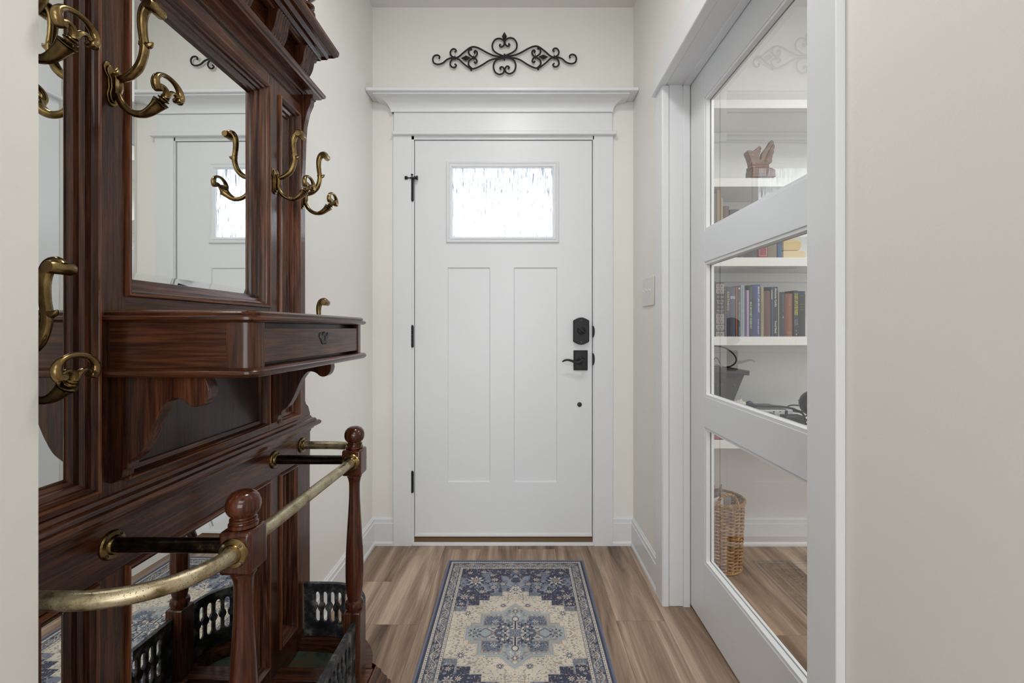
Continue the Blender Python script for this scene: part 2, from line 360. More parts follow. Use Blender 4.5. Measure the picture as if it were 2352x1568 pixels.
for k in range(-13, 16):
    x = -.555+PW*(k+3)
    if x > 3.5: continue
    jy = joint.get(k+0, (k*.371) % 1.22+1.0)
    y = jy
    while y < YW-.01: y += PL
    # walk towards the camera
    top = YW-.004; cur = y-PL if y > YW-.01 else y
    cuts = [top]; c = jy
    while c > top-.02: c -= PL
    while c+PL < top-.02: c += PL
    low = -.6 if -1.2 < x < .75 else (-.5 if x > .7 else -4.5)
    low = -3.2 if abs(x) < 1.3 else low
    if x < -.75: top = -.55; cuts = [top]; c = jy-3*PL
    while c > top-.02: c -= PL
    while c > low: cuts.append(c); c -= PL
    cuts.append(low)
    for a, bb in zip(cuts[:-1], cuts[1:]):
        if a-bb > .02: plank(x, bb, a)

# baseboards (profile: height, depth)
BBP = [(0, 0), (.0, .018), (.012, .018), (.022, .013), (.112, .013), (.114, .010), (.132, .010), (.134, .006), (.14, .004), (.14, 0)]
def baseboard(name, pts, side, label=None):
    # polyline in plan, offset normal to the left/right by depth
    mb = MB(); m = len(pts); n = len(BBP)
    for i, p in enumerate(pts):
        d1 = (Vector(pts[i])-Vector(pts[i-1])).normalized() if i else None
        d2 = (Vector(pts[i+1])-Vector(pts[i])).normalized() if i < m-1 else None
        def nn(d): return Vector((-d.y, d.x))*side
        if d1 is None: nv = nn(d2)
        elif d2 is None: nv = nn(d1)
        else:
            a, b2 = nn(d1), nn(d2); s_ = a+b2; nv = s_/(s_.dot(a))
        for z, t in BBP: mb.v.append((p[0]+nv.x*t, p[1]+nv.y*t, z))
    for i in range(m-1):
        for k in range(n):
            mb.f.append((i*n+k, i*n+(k+1) % n, (i+1)*n+(k+1) % n, (i+1)*n+k))
    mb.f += [tuple(range(n)), tuple(range((m-1)*n, m*n))]
    return struct(mb.build(name, M['trim'], smooth=20), label)
CASX0, CASX1 = fx(903, 2.31), fx(1408, 2.31)
baseboard('baseboard_left', [(CASX0, YW), (XL, YW), (XL, YC)], 1, 'white baseboard along the left wall and beside the front door')
baseboard('baseboard_right', [(CASX1, YW), (XR, YW), (XR, 1.893)], -1, 'white baseboard right of the front door')
baseboard('baseboard_office', [(XB, YW-.006), (3.5, YW-.006)], -1, 'white baseboard below the office shelves')
baseboard('baseboard_near', [(XR, .808), (XR, -.5)], -1)

# ---------------------------------------------------------------- front door
YD = 2.325
o = MB().box(CASX0, fx(945, 2.31), 2.31, YW, 0, 2.085).build('trim_1', M['trim'], bev=.0012); struct(o, 'left casing board of the front door')
o = MB().box(fx(1364.5, 2.31), CASX1, 2.31, YW, 0, 2.085).build('trim_2', M['trim'], bev=.0012); struct(o, 'right casing board of the front door')
o = MB().box(fx(900, 2.295), fx(1417, 2.295), 2.292, YW, 2.083, 2.103).build('trim_3', M['trim'], bev=.004); struct(o, 'thin bead under the door header')
o = MB().box(fx(905, 2.31), fx(1406, 2.31), 2.308, YW, 2.103, 2.21).build('trim_4', M['trim'], bev=.001); struct(o, 'flat header board over the front door')
def crown(name, xl, xr, prof, y0, label, lim=None):
    mb = MB(); n = len(prof)
    for (sx, fr_) in ((0, 0), (0, 1), (1, 1), (1, 0)):
        for p, z in prof:
            x = (xl-p) if sx == 0 else (xr+p)
            if lim: x = max(lim[0], min(lim[1], x))
            mb.v.append((x, (y0-p) if fr_ else YW, z))
    for c in range(3):
        for i in range(n):
            j = (i+1) % n; mb.f.append((c*n+i, c*n+j, (c+1)*n+j, (c+1)*n+i))
    mb.f += [tuple(range(n)), tuple(range(3*n, 4*n))]
    return struct(mb.build(name, M['trim'], smooth=25), label)
cove = [(0, 2.200), (.004, 2.200), (.004, 2.206)]+[(.004+.064*(1-math.cos(t*PI/2))**.9, 2.206+.05*math.sin(t*PI/2)) for t in [i/10 for i in range(1, 11)]]+[(.072, 2.257), (.072, 2.264), (.0, 2.264)]
crown('trim_5', -.641, .476, cove, 2.304, 'cove crown moulding over the front door')
o = MB().box(XL+.001, XR-.001, 2.216, YW, 2.2645, 2.281).build('trim_6', M['trim'], bev=.003); struct(o, 'shelf-like cap on top of the door crown')
# jamb
jl0, jl1 = fx(945, 2.318), fx(951.0, 2.318)
jr0, jr1 = fx(1361.6, 2.318), fx(1365, 2.318)
o = MB().box(DX0, jl1, 2.316, YW+.12, 0, 2.085).box(jr0, DX1, 2.316, YW+.12, 0, 2.085).box(DX0, DX1, 2.316, YW+.12, fz(320.5, 2.318), 2.09).build('trim_7', M['trim']); struct(o, 'jamb around the front door')
o = MB().box(jl1, jr0, YD+.012, YD+.05, .0, fz(320, 2.32)).build('trim_8', M['gap']); 
# cut window hole in gap piece by building it as ring instead
bpy.data.objects.remove(o)
WX0, WX1, WZ0, WZ1 = fx(1040, YD), fx(1270, YD), fz(543, YD), fz(384, YD)
o = MB().frame('y', jl1, jr0, 0.0, fz(320.5, 2.32), [(0, YD+.012), (.02, YD+.012), (.02, YD+.05), (0, YD+.05)]).build('trim_8', M['gap'], smooth=None); struct(o, 'dark weatherstrip behind the front door')
door = sroot('door_1', 'white panelled front door with a small obscure glass window', (fx(953, YD), YD, .055))
sx0, sx1, sz0, sz1 = fx(953, YD), fx(1359.6, YD), fz(1227, YD), fz(323, YD)
pz0, pz1 = fz(1107, YD), fz(614, YD)
pa = (fx(1028, YD), fx(1126, YD)); pb = (fx(1180, YD), fx(1280, YD))
ox0, ox1, oz0, oz1 = fx(1030, YD), fx(1280, YD), fz(554, YD), fz(375, YD)
T1 = YD+.045
def door_face(mb):
    mb.box(sx0, pa[0], YD, T1, sz0, sz1).box(pb[1], sx1, YD, T1, sz0, sz1)
    mb.box(pa[0], pb[1], YD, T1, sz0, pz0).box(pa[1], pb[0], YD, T1, pz0, pz1)
    mb.box(pa[0], pb[1], YD, T1, pz1, oz0).box(pa[0], pb[1], YD, T1, oz1, sz1)
    mb.box(pa[0], ox0, YD, T1, oz0, oz1).box(ox1, pb[1], YD, T1, oz0, oz1)
    return mb
door_face(MB()).build('door_slab', M['door'], door, smooth=None)
for p in (pa, pb):
    MB().box(p[0], p[1], YD+.007, T1-.005, pz0, pz1).build('recessed_panel', M['door'], door)
    MB().frame('y', p[0]-.0002, p[1]+.0002, pz0-.0002, pz1+.0002, [(0, YD+.0002), (.005, YD+.007), (0, YD+.008)]).build('panel_edge', M['door'], door, smooth=None)
MB().frame('y', fx(1025, YD), fx(1284, YD), fz(558, YD), fz(371, YD), [(0, YD), (.0, YD-.004), (.003, YD-.010), (.010, YD-.012), (.016, YD-.008), (.019, YD-.012), (.026, YD-.011), (.033, YD-.002), (.033, YD+.02), (.012, YD+.02), (.012, YD)]).build('window_moulding', M['door'], door, smooth=30)
MB().box(WX0-.004, WX1+.004, YD+.006, YD+.010, WZ0-.004, WZ1+.004).build('window_pane', M['rain'], door)
# sweep and threshold
MB().box(sx0, sx1, YD-.006, YD+.03, fz(1230.5, YD), fz(1226, YD)).build('door_sweep', M['trim'], door)
woodbrown = plain('oak_threshold', srgb(112, 84, 56), .5)
o = MB().prism([(2.36, .0), (2.36, .048), (2.345, .048), (2.334, .040), (2.3265, .036), (2.3265, .0)], 'x', jl1, jr0).build('threshold', woodbrown); o.name = 'trim_9'; struct(o, 'brown wooden threshold under the front door')
o = MB().box(fx(945, 2.29), fx(1364, 2.29), 2.311, 2.3255, 0, .016).build('trim_10', M['trim'], bev=.002); struct(o, 'white strip in front of the threshold')
def hinge(z0, z1, stop):
    xh = fx(946.5, 2.306)
    h = MB()
    nk = 5
    for i in range(nk):
        a = z0+(z1-z0)*i/nk; h.lathe([(.0062, a+.0006), (.0062, a+(z1-z0)/nk-.0006)], (xh, 2.312, 0), 14)
    h.lathe([(.004, z0-.004), (.0055, z0-.002), (.0055, z0)], (xh, 2.312, 0), 12).lathe([(.0055, z1), (.0055, z1+.003), (.003, z1+.006)], (xh, 2.312, 0), 12)
    ho = h.build('hinge', M['black'], door)
    MB().box(xh, fx(951.5, YD), 2.314, 2.318, z0, z1).build('hinge_leaf', M['black'], ho)
    if stop:
        s_ = MB().box(xh-.007, xh+.02, 2.292, 2.322, z1+.006, z1+.011)
        s_.lathe([(.003, -.0), (.003, .02), (.009, .021), (.009, .032), (.007, .034)], (0, 0, 0), 12, 'y')
        k = len(s_.v)
        s2 = MB().lathe([(.0025, 0), (.0025, -.018), (.0085, -.018), (.0085, -.030)], (0, 0, 0), 12, 'x').move(lambda x, y, z: (x+xh-.006, y+2.305, z+z1+.007))
        s3 = MB().lathe([(.004, 0), (.009, .006), (.007, .012), (.012, .018), (.010, .022)], (0, 0, 0), 12, 'x').move(lambda x, y, z: (x+xh+.008, y+2.300, z+z1+.005))
        s4 = MB().lathe([(.002, 0), (.002, .012), (.006, .012), (.006, .016)], (xh, 2.305, z1+.009), 10)
        mm = MB().box(xh-.007, xh+.018, 2.296, 2.316, z1+.002, z1+.008)
        for q in (s2, s3, s4): mm.add(q.v, q.f)
        mm.build('hinge_pin_stop', M['black'], ho)
hinge(fz(460, 2.31), fz(412, 2.31), True); hinge(fz(796, 2.31), fz(749, 2.31), False); hinge(fz(1130, 2.31), fz(1084, 2.31), False)
# deadbolt
a0, a1, b0, b1 = fx(1316, YD), fx(1352, YD), fz(791, YD), fz(729, YD); xc = (a0+a1)/2; hb = (b1-b0)
poly = []
r0 = .010
for t in range(0, 13):
    u = t/12; x = a0+.006+(a1-a0-.012)*u; poly.append((x, b1-.012+.012*math.sin(u*PI)))
poly = [(a0, b1-.018), (a0+.002, b1-.014)]+poly+[(a1-.002, b1-.014), (a1, b1-.018), (a1, b0+.018), (a1-.002, b0+.014)]
for t in range(0, 13):
    u = 1-t/12; x = a0+.006+(a1-a0-.012)*u; poly.append((x, b0+.012-.012*math.sin(u*PI)))
poly += [(a0+.002, b0+.014), (a0, b0+.018)]
db = MB().prism(poly, 'y', YD, YD-.022).build('deadbolt', M['black'], door, bev=.003)
zc = (b0+b1)/2+.003
MB().lathe([(.021, YD-.022), (.021, YD-.026), (.018, YD-.028)], (xc, 0, zc), 28, 'y').build('turn_rosette', M['black'], db)
MB().box(-.022, .022, -.010, 0, -.004, .004).move(lambda x, y, z: (xc+x*math.cos(-.65)-z*math.sin(-.65), y+YD-.027, zc+x*math.sin(-.65)+z*math.cos(-.65))).build('thumb_turn', M['black'], db, bev=.002)
for zz in (b1-.014, b0+.014): MB().lathe([(.0045, YD-.022), (.0045, YD-.0245)], (xc, 0, zz), 12, 'y').build('screw', M['iron'], db)
# lever
a0, a1, b0, b1 = fx(1317, YD), fx(1349.5, YD), fz(850, YD), fz(804, YD)
lv = MB().box(a0, a1, YD-.008, YD, b0, b1).build('lever_handle', M['black'], door, bev=.0025)
MB().box(a0+.007, a1-.007, YD-.011, YD-.008, b0+.007, b1-.007).build('raised_plate', M['black'], lv, bev=.0015)
lx, lz = fx(1334.5, YD), fz(827, YD)
MB().lathe([(.019, YD-.011), (.018, YD-.016), (.0115, YD-.020), (.0115, YD-.05), (.0125, YD-.056), (.010, YD-.06)], (lx, 0, lz), 24, 'y').build('spindle_boss', M['black'], lv)
path = [(lx, YD-.052, lz), (lx-.016, YD-.056, lz-.007), (lx-.035, YD-.056, lz-.006), (lx-.055, YD-.056, lz+.001), (lx-.073, YD-.056, lz+.005), (lx-.088, YD-.055, lz+.003), (lx-.101, YD-.054, lz-.004)]
sp_ = smooth_path(path, 5); MB().tube(sp_, interp_list([.010, .009, .007, .006, .0055, .005, .003], len(sp_)), 10).build('lever', M['black'], lv)
MB().lathe([(.0118, YD), (.0118, YD-.004), (.0085, YD-.0055)], (fx(1331, YD), 0, fz(928.5, YD)), 20, 'y').build('bore_plug', M['lock_plug'], door)
for (ya, yb) in ((748, 774), (811, 838)):
    MB().prism([(fx(1360.6, 2.31), fz(yb, 2.31)), (fx(1360.6, 2.31), fz(ya, 2.31)), (fx(1363, 2.31), fz(ya, 2.31)), (fx(1365.6, 2.31), fz(ya+6, 2.31)), (fx(1366, 2.31), fz((ya+yb)/2, 2.31)), (fx(1365.6, 2.31), fz(yb-6, 2.31)), (fx(1363, 2.31), fz(yb, 2.31))], 'y', 2.307, 2.3155).build('strike_plate', M['black'], door)
# porch outside (seen through the glass)
o = MB().box(-4, 5, 2.48, 3.6, 2.18, 2.26).build('ceiling_porch', M['porch']); struct(o)
o = MB().box(-12, 12, 2.6, 30, -.2, -.12).build('ground_outside', M['concrete']); struct(o)

# wall scroll over the door -------------------------------------------------
YA = 2.318
def A(p): return (fx(840+p[0]/3.267, YA), YA, fz(p[1]/3.267, YA))
art = thing('wall_scroll', 'black wrought iron scroll ornament hung above the front door', 'wall decor', A((1041, 437)))
MID = 1042.5
strokes = [
 [(552,444),(556,430),(540,419),(515,426),(505,450),(515,478),(545,488),(580,478),(610,453),(640,441),(672,440),(700,430),(735,400),(785,363),(820,358),(860,372),(920,405),(975,426),(1042,432)],
 [(640,441),(672,441),(700,450),(735,482),(785,517),(820,518),(870,495),(930,458),(985,444),(1042,438)],
 [(670,396),(680,387),(670,374),(650,376),(636,398),(645,425),(672,439)],
 [(670,486),(681,496),(668,511),(648,507),(635,486),(645,456),(672,441)],
 [(795,360),(775,384),(778,412),(812,436),(834,418),(836,396),(822,387),(815,396),(822,404)],
 [(797,518),(773,492),(778,460),(812,440),(832,454),(835,470),(823,478),(816,470)],
 [(1040,428),(985,405),(955,375),(952,335),(973,303),(1005,295),(1033,308),(1041,325),(1036,345),(1018,357),(1005,347),(1012,338)],
 [(1040,440),(990,450),(964,478),(960,515),(975,548),(1003,563),(1030,553),(1040,530),(1030,510),(1015,508),(1008,518),(1016,525)]]
for si, st_ in enumerate(strokes):
    for side in (0, 1):
        mb = MB(); pts = [A((x if side == 0 else 2*MID-x, y-(0 if side == 0 else 5))) for x, y in st_]
        pts = [(p[0], p[1]-.006, p[2]) for p in pts]
        sp_ = smooth_path(pts, 6); rr = [.0042]*len(sp_); rr[-1] = .0056; rr[-2] = .0052
        if si < 4: rr[0] = .005; rr[1] = .0045
        mb.tube(sp_, rr, 8); mb.build('scroll_bar', M['iron_art'], art)
def diamond(pts):
    cx_ = sum(p[0] for p in pts)/len(pts); cy_ = sum(p[1] for p in pts)/len(pts)
    mb = MB(); mb.v = [A(p) for p in pts]; n = len(pts); c = A((cx_, cy_)); mb.v = [(x, y-.004, z) for x, y, z in mb.v]+[(c[0], c[1]-.014, c[2]), (c[0], c[1]+.001, c[2])]
    for i in range(n): mb.f += [(i, (i+1) % n, n), ((i+1) % n, i, n+1)]
    mb.build('leaf_ornament', M['iron_art'], art, smooth=10)
diamond([(714,440),(752,418),(790,438),(752,460)]); diamond([(2*MID-714-2,431),(2*MID-752,411),(2*MID-790,430),(2*MID-752,451)])
diamond([(1041,242),(1060,276),(1041,322),(1022,276)])
for cxy, w_, h_ in (((1041, 433), 12, 42), ((672, 440), 7, 26), ((2*MID-672, 434), 7, 26), ((812, 438), 6, 26), ((2*MID-812, 431), 6, 26), ((1042, 323), 9, 16)):
    a = A((cxy[0]-w_/2, cxy[1]+h_/2)); c = A((cxy[0]+w_/2, cxy[1]-h_/2))
    MB().box(a[0], c[0], YA-.013, YA, a[2], c[2]).build('collar', M['iron_art'], art, bev=.001)
for xx, yy in ((790, 362), (790, 516), (2*MID-790, 356), (2*MID-790, 511)): 
    a = A((xx, yy)); MB().lathe([(.005, YA+.012), (.005, YA-.006)], (a[0], 0, a[2]), 10, 'y').build('standoff', M['iron_art'], art)

# light switch --------------------------------------------------------------
sy0, sy1 = fx(1504, 1)*0+XR*F/(1504-CX), XR*F/(1478-CX); swz0, swz1 = 1.206, 1.334
sw = thing('light_switch', 'white triple toggle switch plate on the wall right of the front door', 'switch', (XR, (sy0+sy1)/2, (swz0+swz1)/2))
MB().box(XR-.006, XR, sy0, sy1, swz0, swz1).build('switch_plate', M['switch'], sw, bev=.003)
for i in (-1, 0, 1):
    yc = (sy0+sy1)/2+i*.046; zc = 1.27
    MB().box(XR-.0075, XR-.005, yc-.006, yc+.006, zc-.013, zc+.013).build('toggle_slot', M['switch'], sw, bev=.0005)
    MB().prism([(XR-.006, zc-.004), (XR-.02, zc+.008), (XR-.02, zc+.013), (XR-.006, zc+.006)], 'y', yc-.004, yc+.004).build('toggle', M['switch'], sw, bev=.001)
    for dz in (-.03, .03): MB().lathe([(.003, XR-.006), (.003, XR-.0075)], (0, yc, zc+dz), 8, 'x').build('screw', M['switch'], sw)

# ---------------------------------------------------------------- opening in right wall + glazed door
XF = .572; OYF = 1.81; OYN = .902
o = MB().box(XF, XR, OYF, 1.892, 0, 2.07).build('trim_11', M['trim'], bev=.002); struct(o, 'far casing board of the glazed door opening')
o = MB().box(XF, XR, .8187, OYN, 0, 2.07).build('trim_12', M['brushed'], bev=.002); struct(o, 'near casing board of the glazed door opening')
o = MB().box(XF+.003, XF+.027, OYF-.004, OY1, 0, 2.07).box(.601, .684-.003, OYF, OY1, 0, 2.075).box(.655, .682, OYF-.008, OY1, 0, 2.075).box(.690+.034, XB, OYF, OY1, 0, 2.075).build('trim_13', M['trim'], bev=.0015); struct(o, 'far door jamb with stop moulding')
o = MB().box(.60, .684-.003, OY0, OYN-.004, 0, 2.075).box(.724, XB, OY0, OYN, 0, 2.075).build('trim_14', M['trim']); struct(o, 'near door jamb')
o = MB().box(XF+.003, .681, OY0, OY1, 2.072, OZ).box(.655, .682, OY0, OY1, 2.066, 2.08).box(.724, XB, OY0, OY1, 2.072, OZ).build('trim_15', M['trim'], bev=.0015); struct(o, 'head jamb of the glazed door opening')
o = MB().box(.556, XR, .80, 1.908, 2.070, 2.088).build('trim_16', M['trim'], bev=.004); struct(o, 'bead above the glazed door opening')
o = MB().box(XF-.001, XR, .81, 1.90, 2.088, 2.20).build('trim_17', M['trim'], bev=.001); struct(o, 'header board above the glazed door opening')
xd0, xd1 = .684, .719; g = sroot('door_2', 'white pocket door glazed with three large clear panes', (xd0, 1.36, 0))
yd0, yd1 = .84, 1.826; SY = 1.672; zt = 2.071; 
ST0 = SY; 
MB().box(xd0, xd1, ST0, yd1, .012, zt).build('stile', M['trim'], g, bev=.0012)
MB().box(xd0, xd1, yd0, .958, .012, zt).build('stile', M['trim'], g, bev=.0012)
s0 = F*xd0
def zd(py, px): Y = F*xd0/(px-CX); return fz(py, Y)
rt0 = zd(230.5, 1613); r1t, r1b = zd(531.7, 1615.6), zd(602.5, 1615.6); r2t, r2b = zd(909, 1612.8), zd(978.5, 1614.5); rb = zd(1278.7, 1606.2)
rails = [(rt0, zt), (r1b, r1t), (r2b, r2t), (.012, rb)]
for a, c in rails: MB().box(xd0, xd1, .958, ST0, a, c).build('rail', M['brushed'], g, bev=.0012)
ops = [(r1t, rt0), (r2t, r1b), (rb, r2b)]
for a, c in ops:
    pn_ = MB().box(.7015, .7045, .952, ST0+.004, a-.004, c+.004).build('glass_pane', M['glass'], g, smooth=None)
    for x0, x1 in ((xd0+.003, .7005), (.7055, xd1-.003)):
        MB().frame('x', .958, ST0, a, c, [(0, x0), (.0095, x0), (.0125, x1) if x1 < .705 else (.0095, x1), (0, x1)] if x1 < .705 else [(0, x0), (.0125, x0), (.0095, x1), (0, x1)]).build('glazing_bead', M['trim'], pn_, smooth=None)

# ---------------------------------------------------------------- office shelves and what stands on them
YS = 2.05; SHT = .0392
tops = {'top shelf': fz(228.5, YS), 'statue shelf': fz(408.5, YS), 'upper book shelf': fz(591, YS), 'main book shelf': fz(772.8, YS), 'low shelf': fz(1010, YS)}
labs = {'top shelf': 'white wall shelf above the carved eagle, topmost behind the glazed door', 'statue shelf': 'white wall shelf carrying the carved wooden eagle',
        'upper book shelf': 'white wall shelf with the red framed book and pale rounded books', 'main book shelf': 'white wall shelf carrying the long row of upright books',
        'low shelf': 'white wall shelf carrying the grey plastic bin and cables'}
for k, zt_ in tops.items():
    t = thing('wall_shelf', labs[k], 'shelf', (1.75, YS, zt_-SHT), 'white office wall shelves')
    MB().box(.80, 2.7, YS, YW-.007, zt_-SHT, zt_).build('shelf_board', M['shelf'], t, bev=.001)
    MB().box(.80, 2.7, YW-.03, YW-.007, zt_-SHT-.045, zt_-SHT-.0002).build('cleat', M['shelf'], t, bev=.001)

def font_obj(txt, mat, parent, rect, Y, rot=True, bold=0, name='spine_lettering'):
    x0, x1, z0, z1 = rect
    cu = bpy.data.curves.new('t', 'FONT'); cu.body = txt; cu.size = 1; cu.resolution_u = 1; cu.offset = bold; cu.space_line = .85; cu.align_x = 'LEFT'
    to = bpy.data.objects.new('t', cu); COL.objects.link(to); bpy.context.view_layer.update()
    me = bpy.data.meshes.new_from_object(to.evaluated_get(bpy.context.evaluated_depsgraph_get())); bpy.data.objects.remove(to)
    vs_ = [(v.co.x, v.co.y) for v in me.vertices]
    if not vs_: return
    ax, bx = min(v[0] for v in vs_), max(v[0] for v in vs_); ay, by = min(v[1] for v in vs_), max(v[1] for v in vs_)
    org = ORG.get(parent, (0, 0, 0))
    for v in me.vertices:
        u = (v.co.x-ax)/(bx-ax); w = (v.co.y-ay)/(by-ay)
        if rot: X = x0+(x1-x0)*w; Z = z1-(z1-z0)*u
        else: X = x0+(x1-x0)*u; Z = z0+(z1-z0)*w
        v.co = (X-org[0], Y-org[1], Z-org[2])
    me.name = name; me.materials.clear(); me.materials.append(mat); o = bpy.data.objects.new(name, me); COL.objects.link(o); o.parent = parent; return o
INK = {}
def ink(r, g_, b_):
    k = (r, g_, b_)
    if k not in INK: INK[k] = plain('ink_%d_%d_%d' % k, srgb(r, g_, b_), .6)
    return INK[k]
PAGE = plain('page_block', srgb(205, 196, 176), .9)
def book(px0, px1, pyt, pyb, col, label, group, Y0=2.062, depth=.15, rough=.5, rounded=.0, lean=0):
    x0, x1 = fx(px0, Y0)+.0004, fx(px1, Y0)-.0004; z0 = fz(pyb, Y0); z1 = fz(pyt, Y0)
    z0 = BASE[0]; w = x1-x0
    t = thing('book', label, 'book', ((x0+x1)/2, Y0+depth/2, z0), group)
    mat = ink(*[int(c*.82) for c in col])
    # cover: spine + two boards, page block inside
    if w > .006:
        ns = 6; pts = []
        bul = min(rounded if rounded else w*.10, .012)
        for i in range(ns+1):
            u = i/ns; pts.append((x0+w*u, Y0+bul*(1-math.sin(u*PI))))
        pts += [(x1, Y0+depth), (x1-.0018, Y0+depth), (x1-.0018, Y0+bul+.004), (x0+.0018, Y0+bul+.004), (x0+.0018, Y0+depth), (x0, Y0+depth)]
        MB().prism(pts, 'z', z0+.0003, z1).build('cover', mat, t, smooth=40)
        MB().box(x0+.002, x1-.002, Y0+bul+.0045, Y0+depth-.004, z0+.003, z1-.003).build('page_block', PAGE, t)
    else:
        MB().box(x0, x1, Y0, Y0+depth, z0+.0003, z1).build('cover', mat, t, bev=.0005)
    ORG[t] = tuple(t.location); return t, (x0, x1, z0, z1)
def B8(x): return 1600+x/8.71
def Y8(y): return 620+y/8.71
BASE = [tops['main book shelf']]
G2 = 'upright books on the main office shelf'
def bk(x0, x1, top, col, label, **kw): return book(B8(x0), B8(x1), Y8(top), 772.8, col, label, G2, **kw)
YB = 2.062-.0006
def R(x0, x1, ya, yb): return (fx(B8(x0), YB), fx(B8(x1), YB), fz(Y8(yb), YB), fz(Y8(ya), YB))
bk(262, 378, 215, (96, 76, 72), 'tall plain brown-maroon book at the left end of the main row')
t, _ = bk(380, 560, 245, (52, 53, 56), 'thick black book with pale square ornaments and title A Grammar of American Politics')
pale = ink(205, 196, 184)
for ya in (278, 378, 880, 982, 1095, 1240):
    x0, x1, z0, z1 = R(398, 545, ya, ya+88)
    mb = MB()
    mb.frame('y', x0, x1, z0, z1, [(0, YB), (.0022, YB), (.0022, YB-.0004), (0, YB-.0004)])
    mb.frame('y', x0+.005, x1-.005, z0+.005, z1-.005, [(0, YB), (.0016, YB), (.0016, YB-.0004), (0, YB-.0004)])
    mb.box((x0+x1)/2-.002, (x0+x1)/2+.002, YB-.0004, YB, (z0+z1)/2-.002, (z0+z1)/2+.002)
    mb.build('spine_ornament', pale, t, smooth=None)
for s_, ya, yb, xa, xb in (('A', 488, 508, 460, 480), ('Grammar', 512, 552, 400, 545), ('of', 562, 582, 450, 490), ('American', 590, 628, 400, 545), ('Politics', 640, 682, 420, 525),
                     ('THE NATIONAL', 722, 740, 405, 540), ('GOVERNMENT', 748, 762, 405, 540), ('BINKLEY &', 796, 820, 405, 545), ('MOOS', 828, 850, 440, 510), ('KNOPF', 1192, 1216, 425, 525)):
    font_obj(s_, pale, t, R(xa, xb, ya, yb), YB-.0003, False)
bk(562, 592, 330, (66, 67, 70), 'narrow dark grey book left of the black EARTHING spine')
t, _ = bk(593, 664, 332, (70, 72, 72), 'grey-black book with the spine title EARTHING')
font_obj('EARTHING', ink(190, 184, 160), t, R(610, 652, 435, 805), YB)
t, _ = bk(666, 783, 350, (88, 96, 120), 'slate blue book with two short white bars of lettering')
font_obj('MAKE IT', ink(225, 228, 232), t, R(680, 772, 522, 545), YB, False, .03); font_obj('IN LIFE', ink(225, 228, 232), t, R(680, 772, 552, 575), YB, False, .03)
bk(785, 818, 340, (176, 104, 66), 'thin orange book right of the slate blue book')
t, _ = bk(820, 880, 342, (84, 86, 88), 'narrow grey paperback with an orange dot at the top of its spine')
x0, x1, z0, z1 = R(836, 872, 350, 388); MB().lathe([(.004, YB), (.004, YB-.0004)], ((x0+x1)/2, 0, (z0+z1)/2), 14, 'y').build('emblem', ink(226, 190, 150), t)
font_obj('THE UNDISCOVERED SELF', ink(205, 206, 208), t, R(846, 866, 636, 1025), YB); font_obj('PENGUIN', ink(205, 206, 208), t, R(846, 866, 1140, 1300), YB)
t, _ = bk(882, 964, 298, (176, 188, 202), 'pale blue book with small grey spaced lettering')
font_obj('NEW YORK ARCANA', ink(110, 118, 128), t, R(912, 936, 345, 770), YB); font_obj('THE COMPLETE GUIDE', ink(130, 138, 150), t, R(912, 936, 840, 1200), YB)
MB().box(*R(885, 962, 812, 820)[:2], YB-.0004, YB, *R(885, 962, 812, 820)[2:]).build('spine_line', ink(190, 168, 150), t)
t, _ = bk(968, 1054, 402, (112, 92, 132), 'short purple book with a lilac spine edge')
x0, x1, z0, z1 = R(1004, 1048, 404, 1330); MB().box(x0, x1, YB-.0004, YB, z0+.001, z1).build('spine_band', ink(172, 142, 186), t)
t, _ = bk(966, 1054, 305, (56, 58, 78), 'dark navy book standing behind the short purple book', Y0=2.215, depth=.08)
t, _ = bk(1056, 1116, 303, (50, 56, 60), 'dark book with the green spine title BIG MONEY ENERGY')
font_obj('BIG MONEY ENERGY', ink(158, 196, 150), t, R(1066, 1108, 640, 1175), YB, True, .02); font_obj('RYAN SERHANT', ink(100, 138, 92), t, R(1072, 1104, 345, 595), YB)
t, _ = bk(1117, 1284, 291, (66, 80, 140), 'thick blue book with the white spine title BRAND IT LIKE SERHANT')
font_obj('BRAND IT LIKE SERHANT', ink(220, 222, 232), t, R(1226, 1258, 335, 850), YB, True, .02); font_obj('RYAN SERHANT', ink(190, 198, 222), t, R(1222, 1250, 985, 1285), YB, True, .01)
fp = [(1135, 510), (1150, 520), (1165, 600), (1172, 680), (1168, 745), (1158, 752), (1150, 850), (1140, 850), (1132, 760), (1128, 640)]
mb = MB(); mb.prism([(fx(B8(a), YB), fz(Y8(c), YB)) for a, c in fp], 'y', YB, YB-.0004); mb.build('cover_figure', ink(52, 52, 64), t)
t, _ = bk(1286, 1346, 333, (190, 174, 132), 'thin tan book with brown vertical lettering')
font_obj('PRAYERS THAT AVAIL MUCH', ink(120, 104, 76), t, R(1302, 1328, 640, 1040), YB)
bk(1348, 1494, 415, (122, 82, 76), 'wide dull red-brown cloth book without lettering', rounded=.004)
t, _ = bk(1350, 1494, 340, (54, 66, 96), 'navy blue book standing behind the red-brown cloth book', Y0=2.215, depth=.08)
t, _ = bk(1496, 1540, 335, (62, 84, 128), 'narrow blue book touching the black AMNESIA spine')
x0, x1, z0, z1 = R(1496, 1514, 395, 590); MB().box(x0, x1, YB-.0004, YB, z0, z1).build('spine_band', ink(186, 176, 160), t)
t, _ = bk(1541, 1630, 333, (62, 64, 68), 'black book with the white serif title Amnesia Castle')
font_obj('Amnesia Castle', ink(220, 220, 218), t, R(1562, 1606, 362, 735), YB, True, .01); font_obj('David Nash', ink(220, 220, 218), t, R(1562, 1602, 1022, 1262), YB, True, .01)
bk(1633, 1652, 415, (214, 204, 190), 'very thin cream book right of the black serif-titled book')
t, _ = bk(1655, 1768, 440, (56, 58, 70), 'dark navy book with small grey title Fifty Shades Freed')
